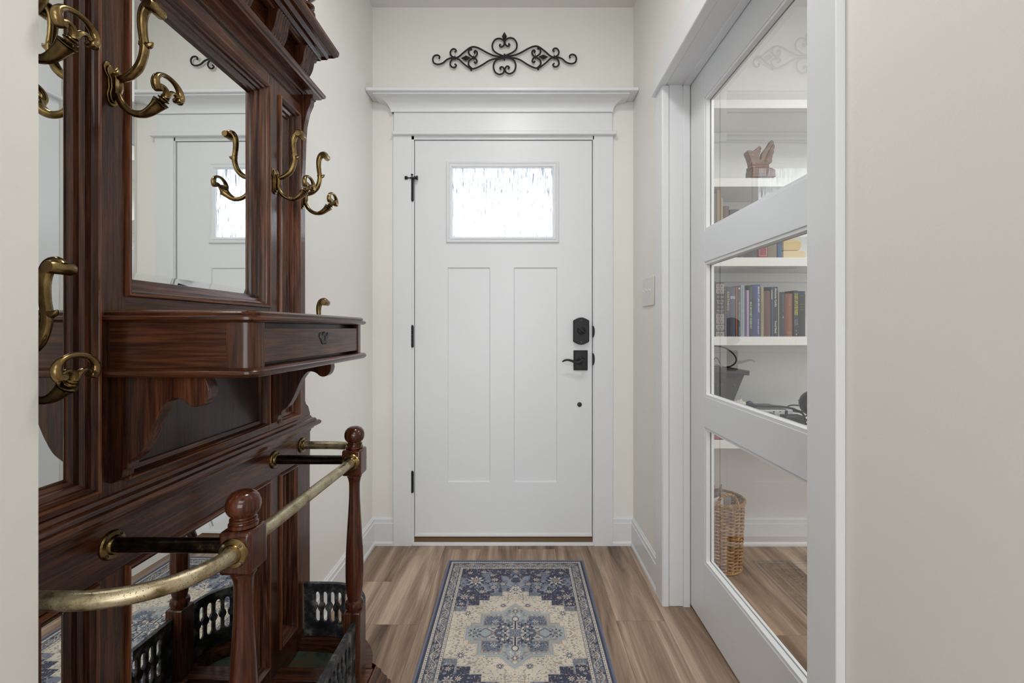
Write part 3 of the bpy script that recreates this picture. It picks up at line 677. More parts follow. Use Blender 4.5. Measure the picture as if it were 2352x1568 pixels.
font_obj('Fifty Shades Freed', ink(138, 142, 152), t, R(1716, 1742, 490, 825), YB); font_obj('E L James', ink(110, 114, 126), t, R(1722, 1742, 1035, 1190), YB)
x0, x1, z0, z1 = R(1716, 1744, 925, 962); MB().box(x0, x1, YB-.0004, YB, z0, z1).build('emblem', ink(130, 134, 146), t)
t, _ = bk(1770, 1943, 470, (160, 102, 74), 'orange-brown rounded leather book with faint gilt lines', rounded=.008)
for ya in (1245, 1262): 
    x0, x1, z0, z1 = R(1820, 1900, ya, ya+6); MB().box(x0, x1, YB-.0006, YB+.001, z0, z1).build('gilt_line', ink(196, 140, 104), t)
x0, x1, z0, z1 = R(1838, 1884, 555, 720); MB().box((x0+x1)/2-.0008, (x0+x1)/2+.0008, YB-.0006, YB, z0, z1).box(x0, x1, YB-.0006, YB, z0+.006, z0+.0075).build('gilt_cross', ink(196, 140, 104), t)
t, _ = bk(1945, 2032, 408, (64, 68, 84), 'dark book with yellow capitals about a seat at your table')
yel = ink(214, 204, 70); font_obj("DON'T GIVE THE ENEMY\nA SEAT AT YOUR TABLE", yel, t, R(1960, 2026, 465, 910), YB, True, .015)
font_obj('LOUIE\nGIGLIO', ink(170, 174, 182), t, R(1962, 2026, 985, 1115), YB)
font_obj('W', ink(210, 212, 216), t, R(1984, 2008, 1195, 1230), YB, False)
x0, x1, z0, z1 = R(1980, 2020, 1265, 1305); MB().lathe([(.0024, YB), (.0024, YB-.0004)], ((x0+x1)/2, 0, (z0+z1)/2), 14, 'y').build('emblem', ink(214, 216, 220), t)
t, _ = bk(2035, 2185, 488, (66, 68, 64), 'dark green-grey book with gold bands at the right end of the row')
for ya in (508, 680, 735, 790, 1320): 
    x0, x1, z0, z1 = R(2070, 2150, ya, ya+10); MB().box(x0, x1, YB-.0006, YB, z0, z1).build('gold_band', ink(128, 110, 76), t)
t, _ = bk(2036, 2180, 420, (66, 112, 134), 'teal book peeking up behind the gold-banded dark book', Y0=2.215, depth=.08)
# upper book shelf
def C8(x): return 1600+x/6.535
def D8(y): return 380+y/6.535
BASE[0] = tops['upper book shelf']; G3 = 'old books on the upper office shelf'
def bu(x0, x1, top, col, label, **kw): return book(C8(x0), C8(x1), D8(top), 591, col, label, G3, **kw)
bu(205, 246, 405, (88, 92, 94), 'dark grey-green book at the left end of the upper shelf')
bu(250, 303, 420, (110, 112, 116), 'mid grey cloth book left of the tall tan folders')
bu(306, 366, 368, (186, 158, 118), 'tallest tan book standing on the upper shelf')
bu(368, 396, 485, (196, 184, 160), 'thin cream book between the tall tan and brown leather books')
t, _ = bu(398, 500, 605, (124, 92, 82), 'brown leather book with a rounded spine on the upper shelf', rounded=.008)
bu(502, 640, 655, (98, 92, 88), 'squat grey-brown book right of the brown leather book')
bu(642, 715, 665, (84, 84, 84), 'dark grey book in the middle of the upper shelf')
bu(718, 925, 680, (70, 72, 80), 'wide charcoal book left of the red book with a white frame')
t, _ = bu(927, 1068, 690, (170, 70, 78), 'red book with a thin white frame on its spine')
YU = YB
x0, x1, z0, z1 = fx(C8(945), YU), fx(C8(1052), YU), fz(D8(1355), YU), fz(D8(720), YU)
MB().frame('y', x0, x1, z0, z1, [(0, YU), (.0012, YU), (.0012, YU-.0004), (0, YU-.0004)]).build('spine_frame', ink(226, 196, 190), t, smooth=None)
bu(1070, 1212, 700, (156, 142, 122), 'taupe cloth book between the red and the blue books')
t, _ = bu(1215, 1282, 700, (72, 108, 152), 'blue book right of the taupe cloth book')
for i, (za, zb, col, lab) in enumerate(((1278, 1385, (214, 196, 158), 'pale vellum book lying flat, lower one of the pair'), (1110, 1275, (208, 184, 134), 'pale yellow rounded book lying on the vellum book'))):
    Yh = 2.075; z0 = fz(D8(zb), Yh) if i else BASE[0]; z1 = fz(D8(za), Yh); x0 = fx(C8(1300), Yh); x1 = fx(C8(1640 if i == 0 else 1572), Yh)
    if i: z0 = ZPREV+.0005
    t = thing('book', lab, 'book', ((x0+x1)/2, Yh+.08, z0), G3); ZPREV = z1
    h = z1-z0; poly = [(x0, z0+.0004), (x1-h*.35, z0+.0004)]+[(x1-h*.35+h*.35*math.sin(a*PI/8), z0+h/2-h/2*.999*math.cos(a*PI/8)) for a in range(1, 8)]+[(x1-h*.35, z1), (x0, z1)]
    MB().prism(poly, 'y', Yh, Yh+.15).build('cover', ink(*col), t, bev=.002)
    MB().box(x0-.003, x0+.002, Yh+.004, Yh+.146, z0+.003, z1-.003).build('page_block', PAGE, t)
# carved eagle
YE = 2.11
def E(p): return (fx(1620+p[0]/7.84, YE), fz(230+p[1]/7.84, YE))
ez = tops['statue shelf']
eg = thing('carved_eagle', 'small carved wooden eagle with one wing raised on the upper office shelf', 'figurine', (E((1000, 1395))[0], YE+.02, ez))
def EP(pts): return [E(p) for p in pts]
body = EP([(838,1165),(826,1090),(800,1010),(762,922),(768,900),(800,902),(860,910),(890,900),(915,880),(935,855),(965,830),(990,826),(1008,845),(1014,880),(1000,868),(984,872),(978,890),(1003,900),(1004,925),(990,950),(980,1010),(984,1075),(1010,1060),(1060,1100),(1080,1165)])
MB().prism(body, 'y', YE, YE+.04).build('body', M['carved'], eg, bev=.0018)
wing = EP([(984,1075),(1020,1040),(1030,990),(1042,940),(1070,900),(1110,850),(1150,795),(1180,735),(1200,714),(1225,712),(1240,730),(1252,728),(1250,770),(1262,795),(1268,830),(1262,865),(1246,880),(1256,900),(1250,945),(1228,975),(1226,1020),(1214,1040),(1222,1070),(1216,1105),(1185,1130),(1150,1160),(1060,1170),(1000,1130)])
MB().prism(wing, 'y', YE+.006, YE+.026).build('raised_wing', M['carved'], eg, bev=.0015)
mb = MB()
for i in range(7):
    a = E((1240-i*18, 790+i*48)); c = E((1120-i*10, 1000+i*16)); mb.tube([(a[0], YE+.005, a[1]), ((a[0]+c[0])/2-.002, YE+.0035, (a[1]+c[1])/2), (c[0], YE+.005, c[1])], [.0028, .0026, .001], 6)
mb.build('wing_feather', M['carved'], eg); 
a, c = E((826, 1165)), E((1150, 1395))
MB().box(a[0], E((1145, 0))[0], YE-.005, YE+.05, E((0, 1230))[1], a[1]).build('rock', M['carved'], eg, bev=.004)
MB().prism([E((785, 1395)), E((822, 1370)), E((832, 1225)), E((1165, 1225)), E((1235, 1262)), E((1245, 1395))], 'y', YE-.012, YE+.055).move(lambda x, y, z: (x, y, max(z, ez+.0004))).build('plinth', M['carved'], eg, bev=.003)
# low shelf: equipment, bin, cables
lz_ = tops['low shelf']
eq = thing('equipment_case', 'pale grey electronics case with ports on the low office shelf', 'electronics', (1.10, 2.16, lz_), None)
ex0, ex1, ez1 = .915, fx(1822, 2.12), fz(939, 2.12)
MB().box(ex0, ex1, 2.12, 2.28, lz_+.0004, ez1-.004).build('case', M['equip'], eq, bev=.004)
MB().box(ex0+.002, ex1-.03, 2.122, 2.278, ez1-.004, ez1).build('lid', M['slate'], eq, bev=.0015)
for (px0, px1, py0, py1) in ((1803, 1809, 942, 952), (1740, 1744, 944, 948), (1752, 1756, 944, 948), (1776, 1779, 944, 947), (1791, 1793, 944, 946), (1792, 1794, 951, 953), (1778, 1780, 951, 953)):
    MB().box(fx(px0, 2.12), fx(px1, 2.12), 2.1185, 2.125, fz(py1, 2.12), fz(py0, 2.12)).build('port', M['black'], eq)
bn = thing('storage_bin', 'dark grey textured plastic bin full of cables on the low office shelf', 'bin', (.93, 2.18, ez1), None)
tilt = math.radians(-6)
px_, pz_ = .93, ez1+.0
def tilted(x, y, z):
    dx, dz = x-px_, z-pz_; c_, s__ = math.cos(tilt), math.sin(tilt); return (px_+dx*c_-dz*s__, y, pz_+.006+dx*s__+dz*c_)
bt, bb_ = .118, .062; bh = .172
def ring(hx0, hy, z, cx_=.925, cy_=2.19): return [(cx_-hx0, cy_-hy, z), (cx_+hx0, cy_-hy, z), (cx_+hx0, cy_+hy, z), (cx_-hx0, cy_+hy, z)]
mb = MB(); lv_ = [ring(.076, .05, ez1+.001), ring(.108, .085, ez1+bh), ring(.104, .081, ez1+bh), ring(.073, .047, ez1+.005)]
for q in lv_: mb.v += q
for L in range(3):
    for i in range(4): mb.f.append((L*4+i, L*4+(i+1) % 4, (L+1)*4+(i+1) % 4, (L+1)*4+i))
mb.f += [(3, 2, 1, 0), (12, 13, 14, 15)]
mb.move(tilted).build('bin_body', M['plastic'], bn, bev=.002)
MB().frame('z', .925-.122, .925+.122, 2.19-.098, 2.19+.098, [(0, ez1+bh-.006), (0, ez1+bh+.016), (.018, ez1+bh+.016), (.018, ez1+bh-.006)]).move(tilted).build('bin_rim', M['plastic'], bn, bev=.002, smooth=None)
random.seed(9); mb = MB()
for i in range(34):
    u = random.uniform(.1, .92); w = random.uniform(-.9, .9); zz = ez1+.01+(bh-.02)*u; hx_ = .076+.032*u; yy = 2.19-(.05+.035*u); xx = .925+w*hx_*.92; r_ = random.uniform(.006, .012)
    m2 = MB().lathe([(r_, -.0022), (r_*.92, .0), (r_*.75, 0), (r_*.7, -.0012)], (0, 0, 0), 16, 'y').move(lambda x, y, z: (x+xx, yy-y*1-.0014, z+zz)); mb.add(m2.v, m2.f)
mb.move(tilted).build('embossed_circle', M['plastic'], bn)['kind'] = 'stuff'
def cable(name, label, pts, r, mat='cable', cat='cable', group=None):
    sp_ = smooth_path(pts, 7); o = MB().tube(sp_, r, 8).build(name, M[mat], loc=tuple(pts[0])); tag(o, label, cat, group); return o
def Q(px, py, Y): return (fx(px, Y), Y, fz(py, Y))
cable('cable', 'black cable arching in a big loop above the grey plastic bin', [Q(1600, 800, 2.19), Q(1633, 794.5, 2.18), Q(1650, 795, 2.18), Q(1668, 800, 2.17), Q(1684, 812, 2.16), Q(1691, 824, 2.15), Q(1688, 834, 2.15), Q(1678, 841, 2.16), Q(1668, 843, 2.17), Q(1655, 852, 2.19)], .0033)
cable('cable', 'thin black lead curling up at the left of the plastic bin', [Q(1634, 838, 2.2), Q(1641, 824, 2.18), Q(1645, 821, 2.18), Q(1650, 826, 2.18), Q(1654, 836, 2.18), Q(1655, 848, 2.2)], .0018)
cable('cable', 'bundle of white cord lying in the plastic bin', [Q(1600, 832, 2.2), Q(1634, 833, 2.16), Q(1646, 835, 2.16), Q(1656, 842, 2.17), Q(1640, 848, 2.2), Q(1620, 842, 2.2)], .0055, 'paper')
pg_ = thing('power_plug', 'black power plug at the end of a cord on the grey case', 'plug', (fx(1724, 2.15), 2.15, ez1))
pts = [Q(1716, 928, 2.15), Q(1722, 927, 2.15), Q(1730, 931, 2.15), Q(1737, 934, 2.15)]
MB().tube(smooth_path(pts, 5), interp_list([.011, .014, .009, .005], 16), 10).move(lambda x, y, z: (x, y, max(z, ez1+.0005))).build('plug_body', M['cable'], pg_)
pts = [Q(1736, 931.5, 2.15), Q(1760, 933, 2.15), Q(1790, 933, 2.14), Q(1820, 938, 2.14), Q(1835, 945, 2.13), Q(1846, 953, 2.12), Q(1850, 975, 2.12)]
sp_ = smooth_path(pts, 7); MB().tube(sp_, .0045, 8).build('cord', M['cable'], pg_)
for i, (x0, x1, y0, y1, zz, lab) in enumerate(((fx(1745, 2.09), fx(1778, 2.09), 2.075, 2.112, fz(948, 2.09), 'flat black power brick in front of the grey case'), (fx(1799, 2.08), fx(1842, 2.08), 2.06, 2.112, fz(953, 2.08), 'larger black power adapter right of the grey case'))):
    o = MB().box(x0, x1, y0, y1, lz_+.0004, zz).build('power_adapter', M['cable'], bev=.006, loc=((x0+x1)/2, y0, lz_)); tag(o, lab, 'adapter')
cc = (fx(1838, 2.2), 2.215, fz(975, 2.2)); pts = []
for i in range(60):
    a = i*2*PI/14; r_ = .05+.006*math.sin(i*.7); pts.append((cc[0]+r_*math.cos(a), cc[1]+.35*r_*math.sin(a), max(lz_+.004+.0018*i, 0)+.04*(.5+.5*math.sin(a))))
o = MB().tube(pts, .0035, 6).build('cable', M['cable'], loc=(cc[0], cc[1], lz_)); tag(o, 'tangled coil of dark cable behind the larger adapter', 'cable')
bl = thing('round_gadget', 'glossy black rounded gadget at the right end of the low shelf', 'gadget', (fx(1880, 2.1), 2.1, lz_))
ctr = Q(1876, 926, 2.1); MB().ball(ctr, 1, 16, (.077, .06, .064)).build('shell', M['gloss_black'], bl)
MB().lathe([(.05, lz_+.0005), (.048, lz_+.008), (.012, lz_+.014), (.012, ctr[2]-.05)], (ctr[0], 2.1, 0), 24).build('stand', M['gloss_black'], bl)
random.seed(2); mb = MB().ball((0, 0, 0), 1, 9, (1, 1, 1)); 
def crump(x, y, z):
    k = 1+.35*math.sin(7*x+3*z)*math.cos(5*y+4*z)+random.uniform(-.12, .12); c = Q(1697, 925, 2.10); return (c[0]+x*.028*k, c[1]+y*.012*k, max(ez1+.0006, c[2]-.006+z*.02*k))
o = mb.move(crump).build('paper_wad', M['paper'], smooth=8, loc=Q(1693, 935, 2.13)); tag(o, 'crumpled whitish paper beside the grey plastic bin', 'paper')
for i, (col, za, zb, lab) in enumerate((((40, 42, 48), 1010, 1008.4, 'thin black folder under the red book on the low shelf'), ((170, 76, 84), 1008.4, 1001.5, 'flat red book lying on the low shelf edge'), ((96, 98, 92), 1001.5, 996, 'flat grey book lying on the red book'), ((214, 202, 178), 996, 988, 'cream pad topmost on the flat stack of books'))):
    z0, z1 = fz(za, YS+.002), fz(zb, YS+.002); 
    o = MB().box(.83, fx(1672+(-6 if i == 3 else 0), 2.053), 2.053, 2.110, z0+.0004, z1).build('flat_book', ink(*col), bev=.001, loc=(.9, 2.053, z0)); tag(o, lab, 'book', 'flat books on the low shelf')

# wicker basket --------------------------------------------------------------
bxc, byc = .932, 2.125
wb = thing('wicker_basket', 'tall round brown wicker waste basket with rope handles on the office floor', 'basket', (bxc, byc, 0))
HB = .318; NS = 22
def brad(z): return .0965+.0125*min(1, z/HB)
def bpos(a, r, z): return (bxc+r*math.cos(a)*1.02, byc+r*math.sin(a)*.98, z)
mb = MB(); NR = 40
for k in range(NR):
    z = .009+(HB-.022)*k/(NR-1); ph = k % 2
    pts = []
    for i in range(NS*3):
        a = 2*PI*i/(NS*3); wv = math.cos(a*NS/2+ph*PI)*.0042
        pts.append(bpos(a, brad(z)+wv, z+math.sin(a*NS/2)*.0012))
    mb.tube(pts, .0037 if k % 13 else .005, 6, closed=True)
w_ = mb.build('woven_wall', M['willow'], wb); w_['kind'] = 'stuff'
for i in range(NS):
    a = 2*PI*(i+.5)/NS; a = 2*PI*i/NS+PI/NS*.0
    MB().tube([bpos(a, brad(0), .004), bpos(a, brad(HB), HB)], .0028, 6).build('stake', M['willowd'], wb)
MB().lathe([(.09, .003), (.093, .006), (.09, .009)], (bxc, byc, 0), 28).build('basket_base', M['willowd'], wb)
def rope(center_fn, n, turns, off, r, strands=3, closed=True):
    mb = MB()
    for s_ in range(strands):
        pts = []
        for i in range(n+(0 if closed else 1)):
            t = i/n; c, nrm, bn_ = center_fn(t); a = 2*PI*(turns*t+s_/strands); pts.append(Vector(c)+Vector(nrm)*math.cos(a)*off+Vector(bn_)*math.sin(a)*off)
        mb.tube(pts, r, 6, closed=closed)
    return mb
def rimf(z, rr):
    def f(t):
        a = 2*PI*t; c = bpos(a, rr, z); return c, (math.cos(a), math.sin(a), 0), (0, 0, 1)
    return f
rope(rimf(HB-.002, .112), 132, 16, .0042, .0036).build('braided_rim', M['willow'], wb)
rope(rimf(.008, .099), 132, 18, .003, .0034).build('braided_foot', M['willow'], wb)
rope(rimf(HB*.52, .1045), 132, 20, .0015, .0026, 2).build('braided_band', M['willow'], wb)
for sgn, rad in ((-1, .103), (1, .103)):
    def hf(t, sgn=sgn):
        a = PI*t; x = bxc+.038-.036*0+(-.052*math.cos(a))*1.0-.03; y = byc+sgn*.103; z = HB-.004+.052*math.sin(a)
        if sgn < 0: x = bxc+(-.045*math.cos(a)); 
        else: x = bxc-.02+(-.045*math.cos(a)); z = HB-.004+.062*math.sin(a)
        return (x, y, z), (math.cos(a), 0, -math.sin(a)), (0, 1, 0)
    rope(hf, 36, 5, .0042, .0042, 2, False).build('rope_handle', M['willow'], wb)
random.seed(12)
for i, (dx, dy, h, rz, w_, lab, mt) in enumerate(((.035, .045, .045, .9, .06, 'brown paper sheet sticking up at the back of the wicker basket', 'kraft'), (.02, -.01, .03, -.5, .07, 'grey paper sheet leaning to the right inside the wicker basket', 'kraft'), (-.02, -.045, .02, .3, .075, 'white printed wrapper at the front of the wicker basket', 'paper'))):
    mb = MB()
    def fnp(u, v): 
        x = (u-.5)*w_; z = HB-.11+v*(.11+h)-.018*abs(u-.5)*v; y = .006*math.sin(u*5+v*3); c_, s__ = math.cos(rz), math.sin(rz)
        return (bxc+dx+x*c_-y*s__, byc+dy+x*s__+y*c_, z)
    mb.grid(fnp, 8, 8); o = mb.build('waste_paper', M[mt], loc=(bxc+dx, byc+dy, HB-.1)); sd = o.modifiers.new('t', 'SOLIDIFY'); sd.thickness = .0006; tag(o, lab, 'paper')

FAM['oak'] = {'x': M['wx'], 'y': M['wy'], 'z': M['wz']}
_b = ((.011, .005, .0035), (.046, .015, .0075), (.17, .056, .020))
FAM['bead'] = {'x': wood('worn_oak_moulding_crosswise', 'x', *_b), 'y': M['beady'], 'z': M['bead']}
# ---------------------------------------------------------------- rug (colours computed per vertex: a flat printed pattern)
RW, RL = .632, 1.03; RCY = 1.643; RXC = (fx(1032, 2.159)+fx(1338, 2.159))/2
nx, ny = 372, 606
xs = np.linspace(-RW/2, RW/2, nx); ys = np.linspace(-RL/2, RL/2, ny)
X, Y = np.meshgrid(xs*100, ys*100); AX, AY = np.abs(X), np.abs(Y)
def sc3(r, g_, b_): return np.array(srgb(r, g_, b_)[:3])
cream = sc3(214, 205, 190); lblue = sc3(168, 176, 179); slate = sc3(122, 128, 144); navy = sc3(76, 79, 98); tan = sc3(168, 148, 130); bindc = sc3(120, 126, 146)
Cc = np.zeros(X.shape+(3,)); Cc[:] = cream
rng = np.random.RandomState(3)
def vnoise(S, seed, x=None, y=None):
    x = AX if x is None else x; y = Y if y is None else y
    r = np.random.RandomState(seed).rand(200, 200); u = (x/S) % 199; v_ = ((y+200)/S) % 199
    i, j = u.astype(int), v_.astype(int); a, b_ = u-i, v_-j; a = a*a*(3-2*a); b_ = b_*b_*(3-2*b_)
    return (r[j, i]*(1-a)+r[j, i+1]*a)*(1-b_)+(r[j+1, i]*(1-a)+r[j+1, i+1]*a)*b_
def put(mask, col, k=1.0):
    if k >= 1: Cc[mask] = col
    else: Cc[mask] = Cc[mask]*(1-k)+col*k
def flower(cx_, cy_, r, n, c_out, c_in, c_mid=None, spiky=.3, xx=None, yy=None, ph=0):
    x_ = (AX if xx is None else xx)-cx_; y_ = (AY if yy is None else yy)-cy_
    d = np.hypot(x_, y_); th = np.arctan2(y_, x_); rr = r*(1-spiky+spiky*np.cos(n*th+ph))
    put(d < rr, c_out); put(d < rr*.62, c_in)
    if c_mid is not None: put(d < r*.26, c_mid)
def palmette(cx_, cy_, r, flip, c1, c2, c3):
    x_ = AX-cx_; y_ = (AY-cy_)*flip; d = np.hypot(x_, y_*.85); th = np.arctan2(x_, y_)
    rr = r*(.72+.28*np.cos(9*th))*(1-.25*(np.abs(th) > 2.2)); put(d < rr*1.25, c3); put(d < rr, c1); put(d < rr*.66, c2); put(d < rr*.3, c1)
# field: scatter of twigs and small blooms on cream
HX, HY = 31.6, 51.5; BD = 7.6
n1 = vnoise(.55, 1, AX, AY); n2 = vnoise(.9, 2, AX, AY)
put(np.abs(vnoise(1.9, 61, AX, AY)-.5) < .017, tan, .8); put(np.abs(vnoise(2.6, 62, AX, AY)-.45) < .012, slate, .6); put((n1 > .80) & (n2 > .50), tan, .8); put((n1 < .16) & (n2 > .58), slate, .8); put((vnoise(.7, 63, AX, AY) > .86) & (n2 < .5), lblue*.8, .8)
for (a, b_) in ((3.2, 20.5), (8.8, 14.2), (13.2, 15.8), (16.5, 8.5), (20.5, 6.5), (21.5, 10.5), (11.2, 19.8), (6.4, 22.3), (20.5, 2.2), (15.4, 12.6), (1.8, 22.6)):
    flower(a, b_, .75, 4, slate, tan, None, .45)
    for k in range(5):
        aa = k*1.3+a; put((np.hypot((AX-a-1.5*math.cos(aa))/1.0, (AY-b_-1.5*math.sin(aa))/.55) < .42), (tan if k % 2 else slate), .8)
for (a, b_, r) in ((4.9, 16.2, 1.35), (18.3, 11.3, 1.6), (7.2, 23.4, .8)): flower(a, b_, r, 10, navy, slate, cream, .3)
# spandrels
lim = np.where(AX < 5.5, 25.6, np.where(AX < 10.6, 22.6, np.where(AX < 14.5, 19.5, np.where(AX < 19, 16, 12.5))))
tip = 25.6+4.8*np.sqrt(np.clip(1-(AX/2.6)**1.3, 0, 1)); lim2 = np.where(AX < 2.6, np.maximum(lim, tip), lim)
span = AY > lim2
mott = vnoise(4.2, 5, AX, AY)*.6+vnoise(1.6, 6, AX, AY)*.4
put(span, slate); put(span & (mott < .50), navy)
put(span & (mott >= .50) & (vnoise(2.2, 8, AX, AY) > .66), lblue, .45)
put((np.abs(AY-lim2) < .28), cream*.8)
nb = vnoise(.75, 9, AX, AY)
put(span & (nb > .86), tan); put(span & (nb < .10), lblue); put(span & (np.abs(vnoise(1.1, 11, AX, AY)-.5) < .02), cream*.85, .6)
Cs = Cc.copy()
for (a, b_, r, f_) in ((9, 34.8, 1.9, 1), (5.6, 31.4, 1.6, -1), (9.4, 29.0, 1.6, 1), (10.2, 38.6, 1.5, -1), (17, 30.5, 1.5, 1), (20.4, 40.4, 1.6, 1), (14.2, 25.8, 1.7, -1), (17.8, 21.5, 1.5, 1), (21.6, 17.4, 1.4, -1), (14.4, 41.2, 1.7, 1), (19.6, 26.3, 1.2, 1), (3.8, 41.8, 1.3, 1)):
    flower(a, b_, r*1.25, 7, navy, cream, tan, .42, ph=b_)
for (a, b_, r) in ((17.3, 34.2, 3.4), (21.0, 22.2, 1.9)):
    flower(a, b_, r*1.35, 12, navy, slate, None, .18); flower(a, b_, r, 8, cream, navy, tan, .35)
flower(0, 27.2, 3.6, 9, slate, cream, navy, .4); flower(0, 27.2, 1.4, 6, navy, lblue, cream, .3)
flower(0, 41.6, 4.6, 10, navy, slate, tan, .35)
Cc[~span & (AY < 24)] = Cs[~span & (AY < 24)]
# medallion
def stepped(s):
    return ((AX < 17.8-s) & (AY < 3.2-s)) | ((AX < 15.9-s) & (AY < 5.0-s)) | ((AX < 12.8-s) & (AY < 11.2-s)) | ((AX+ (AY-11.2)*.95 < 5.8-s*1.3) & (AY >= 11.2-s) & (AY < 17.2-s)) | ((AX < 10-s) & (AY < 12.0-s))
put(stepped(-.55), tan*1.05); put(stepped(-.35), cream); put(stepped(-.12), slate*1.15); put(stepped(0), lblue)
put(stepped(1.1) & ~stepped(1.35), tan)
md = stepped(1.4); nm = vnoise(.8, 21, AX, AY); put(md & (nm > .78), slate, .8); put(md & (nm < .18), cream, .8); put(md & (np.abs(vnoise(1.3, 64, AX, AY)-.5) < .03), slate, .7); put(md & (np.abs(vnoise(1.7, 65, AX, AY)-.5) < .02), tan, .8)
# corner palmettes inside
bx_ = (np.abs(AX-8.0) < 3.5-.35*np.clip(AY-7.2, 0, 9)) & (np.abs(AY-6.9) < 2.7)
put((np.abs(AX-8.0) < 3.9-.3*np.clip(AY-7.2, 0, 9)) & (np.abs(AY-6.9) < 3.05), tan); put(bx_, slate*.95); put(bx_ & (vnoise(.5, 31, AX, AY) > .72), navy); put(bx_ & (vnoise(.45, 32, AX, AY) > .78), lblue)
flower(7.6, 6.5, 1.1, 6, cream, navy, cream, .3)
# side lozenges
lz1 = (AX-10.8)/4.2; put((np.abs(lz1)+AY/2.9 < 1.12) & (AX > 4), cream*.85); put((np.abs(lz1)+AY/2.9 < 1.0) & (AX > 4), slate); put((np.abs(lz1)+AY/2.9 < .72), lblue)
flower(8.2, 0, 1.0, 8, tan, navy, cream, .3); flower(14.6, 0, 2.6, 9, navy, cream, slate, .45)
# centre
put(stepped(2.4) & ~stepped(2.7) & (AY < 12), slate, .7)
put(md & (np.hypot((AX-8.0), (AY-2.4)*1.6) < 1.3), cream); put(md & (np.hypot((AX-8.0), (AY-2.4)*1.6) < .9), slate)
put((np.hypot(AX*.82, AY) < 6.2) & (vnoise(1.15, 71, AX, AY) > .46), navy, .75); put((np.hypot(AX*.82, AY) < 6.0) & (vnoise(.6, 72, AX, AY) > .76), cream, .9)
for (a, b_) in ((3.0, 2.6), (4.4, 3.4)): flower(a, b_, 2.4, 6, navy, slate, cream, .3, ph=1)
flower(3.6, 2.9, 1.1, 7, cream, navy, tan, .35)
put((np.hypot(X, Y*1.05) < 3.1), cream*.8); flower(0, 0, 2.9, 8, slate, lblue, None, .14); flower(0, 0, 1.7, 8, navy, slate, tan, .3)
put((AX < .75) & (AY > 2.2) & (AY < 7.2), cream*.9); put((AX < .42) & (AY > 2.2) & (AY < 7.0), navy)
put((np.maximum(AX*1.15, np.abs(AY-7.9)) + .4*np.minimum(AX, np.abs(AY-7.9)) < 1.55), navy); put((np.maximum(AX*1.15, np.abs(AY-7.9)) + .4*np.minimum(AX, np.abs(AY-7.9)) < 1.15), cream)
flower(0, 12.6, 1.9, 7, tan, navy, cream, .35); put((np.abs(AX-2.3) < .5) & (np.abs(AY-13) < .35), slate)
# border, measured by distance from the edge
dx_ = HX-AX; dy_ = HY-AY; d = np.minimum(dx_, dy_); along = np.where(dx_ < dy_, Y, X)
bd = d < BD
put(bd, slate*.86); put(bd & (vnoise(1.1, 41) > .74), navy); put(bd & (vnoise(.5, 44, X, Y) > .80), cream*.7, .8)
main = (d > 2.7) & (d < 6.3); mid = 4.5
ph = along/4.6; cell = (ph % 1)-.5; odd = (np.floor(ph) % 2)
vine = np.abs((d-mid)-1.25*np.sin(along*2*PI/9.2)) < .16; put(main & vine, cream*.85)
rx, ry = cell*4.6, d-mid; rd = np.hypot(rx, ry); th = np.arctan2(ry, rx)
rr = np.where(odd > 0, 1.35*(.78+.22*np.cos(8*th)), 1.15*(.7+.3*np.cos(4*th)))
put(main & (rd < rr), cream*.9); put(main & (rd < rr*.72), navy); put(main & (rd < rr*.42), tan); put(main & (rd < rr*.2), cream)
lf = np.hypot((np.abs(rx)-2.0)*1.0, (np.abs(ry)-.9)*1.8) < .45; put(main & lf, tan)
put(main & (vnoise(.6, 43, X, Y) > .88), lblue)
for a, b_ in ((1.45, 2.55), (6.45, 7.35)):
    put((d > a) & (d < b_), cream*.92); t_ = (along/.95) % 1; alt = (np.floor(along/.95) % 2); c0 = (a+b_)/2
    dm = np.where(alt > 0, np.hypot((t_-.5)*.95, d-c0) < .27, np.abs((t_-.5)*.95-(d-c0)*.5) < .12)
    put((d > a+.12) & (d < b_-.12) & dm, slate*.8)
for a, b_ in ((1.3, 1.45), (2.55, 2.75), (6.25, 6.45), (7.35, 7.6)): put((d > a) & (d < b_), navy)
put(d < 1.3, navy*1.05); put(d < .55, bindc)
fade = vnoise(6, 51, X, Y)*.16+.92+(rng.rand(*X.shape)-.5)*.10
Cc *= fade[..., None]
me = bpy.data.meshes.new('rug_pile'); nvt = nx*ny
co = np.zeros((nvt, 3), np.float32); co[:, 0] = X.ravel()/100; co[:, 1] = Y.ravel()/100
edge = np.minimum(d.ravel(), .8)/.8; co[:, 2] = .0045*np.sqrt(np.clip(edge, 0, 1))+.0012
jj, ii = np.meshgrid(np.arange(ny-1), np.arange(nx-1), indexing='ij'); b0_ = (jj*nx+ii).ravel()
quads = np.stack([b0_, b0_+1, b0_+nx+1, b0_+nx], 1).astype(np.int32)
me.vertices.add(nvt); me.vertices.foreach_set('co', co.ravel()); me.loops.add(quads.size); me.loops.foreach_set('vertex_index', quads.ravel())
me.polygons.add(len(quads)); me.polygons.foreach_set('loop_start', np.arange(0, quads.size, 4, dtype=np.int32)); me.polygons.foreach_set('loop_total', np.full(len(quads), 4, np.int32))
me.update(calc_edges=True); ca = me.color_attributes.new('Col', 'FLOAT_COLOR', 'POINT')
cl = np.ones((nvt, 4), np.float32); cl[:, :3] = Cc.reshape(-1, 3); ca.data.foreach_set('color', cl.ravel()); me.materials.append(M['rug']); me.shade_smooth()
rug = thing('rug', 'small persian style rug in slate blue and cream on the hall floor', 'rug', (RXC, RCY, 0))
rp = bpy.data.objects.new('rug_pile', me); COL.objects.link(rp); rp.parent = rug; rp.location = (0, 0, .0)
mb = MB(); rp_pts = [(-RW/2, -RL/2), (RW/2, -RL/2), (RW/2, RL/2), (-RW/2, RL/2)]
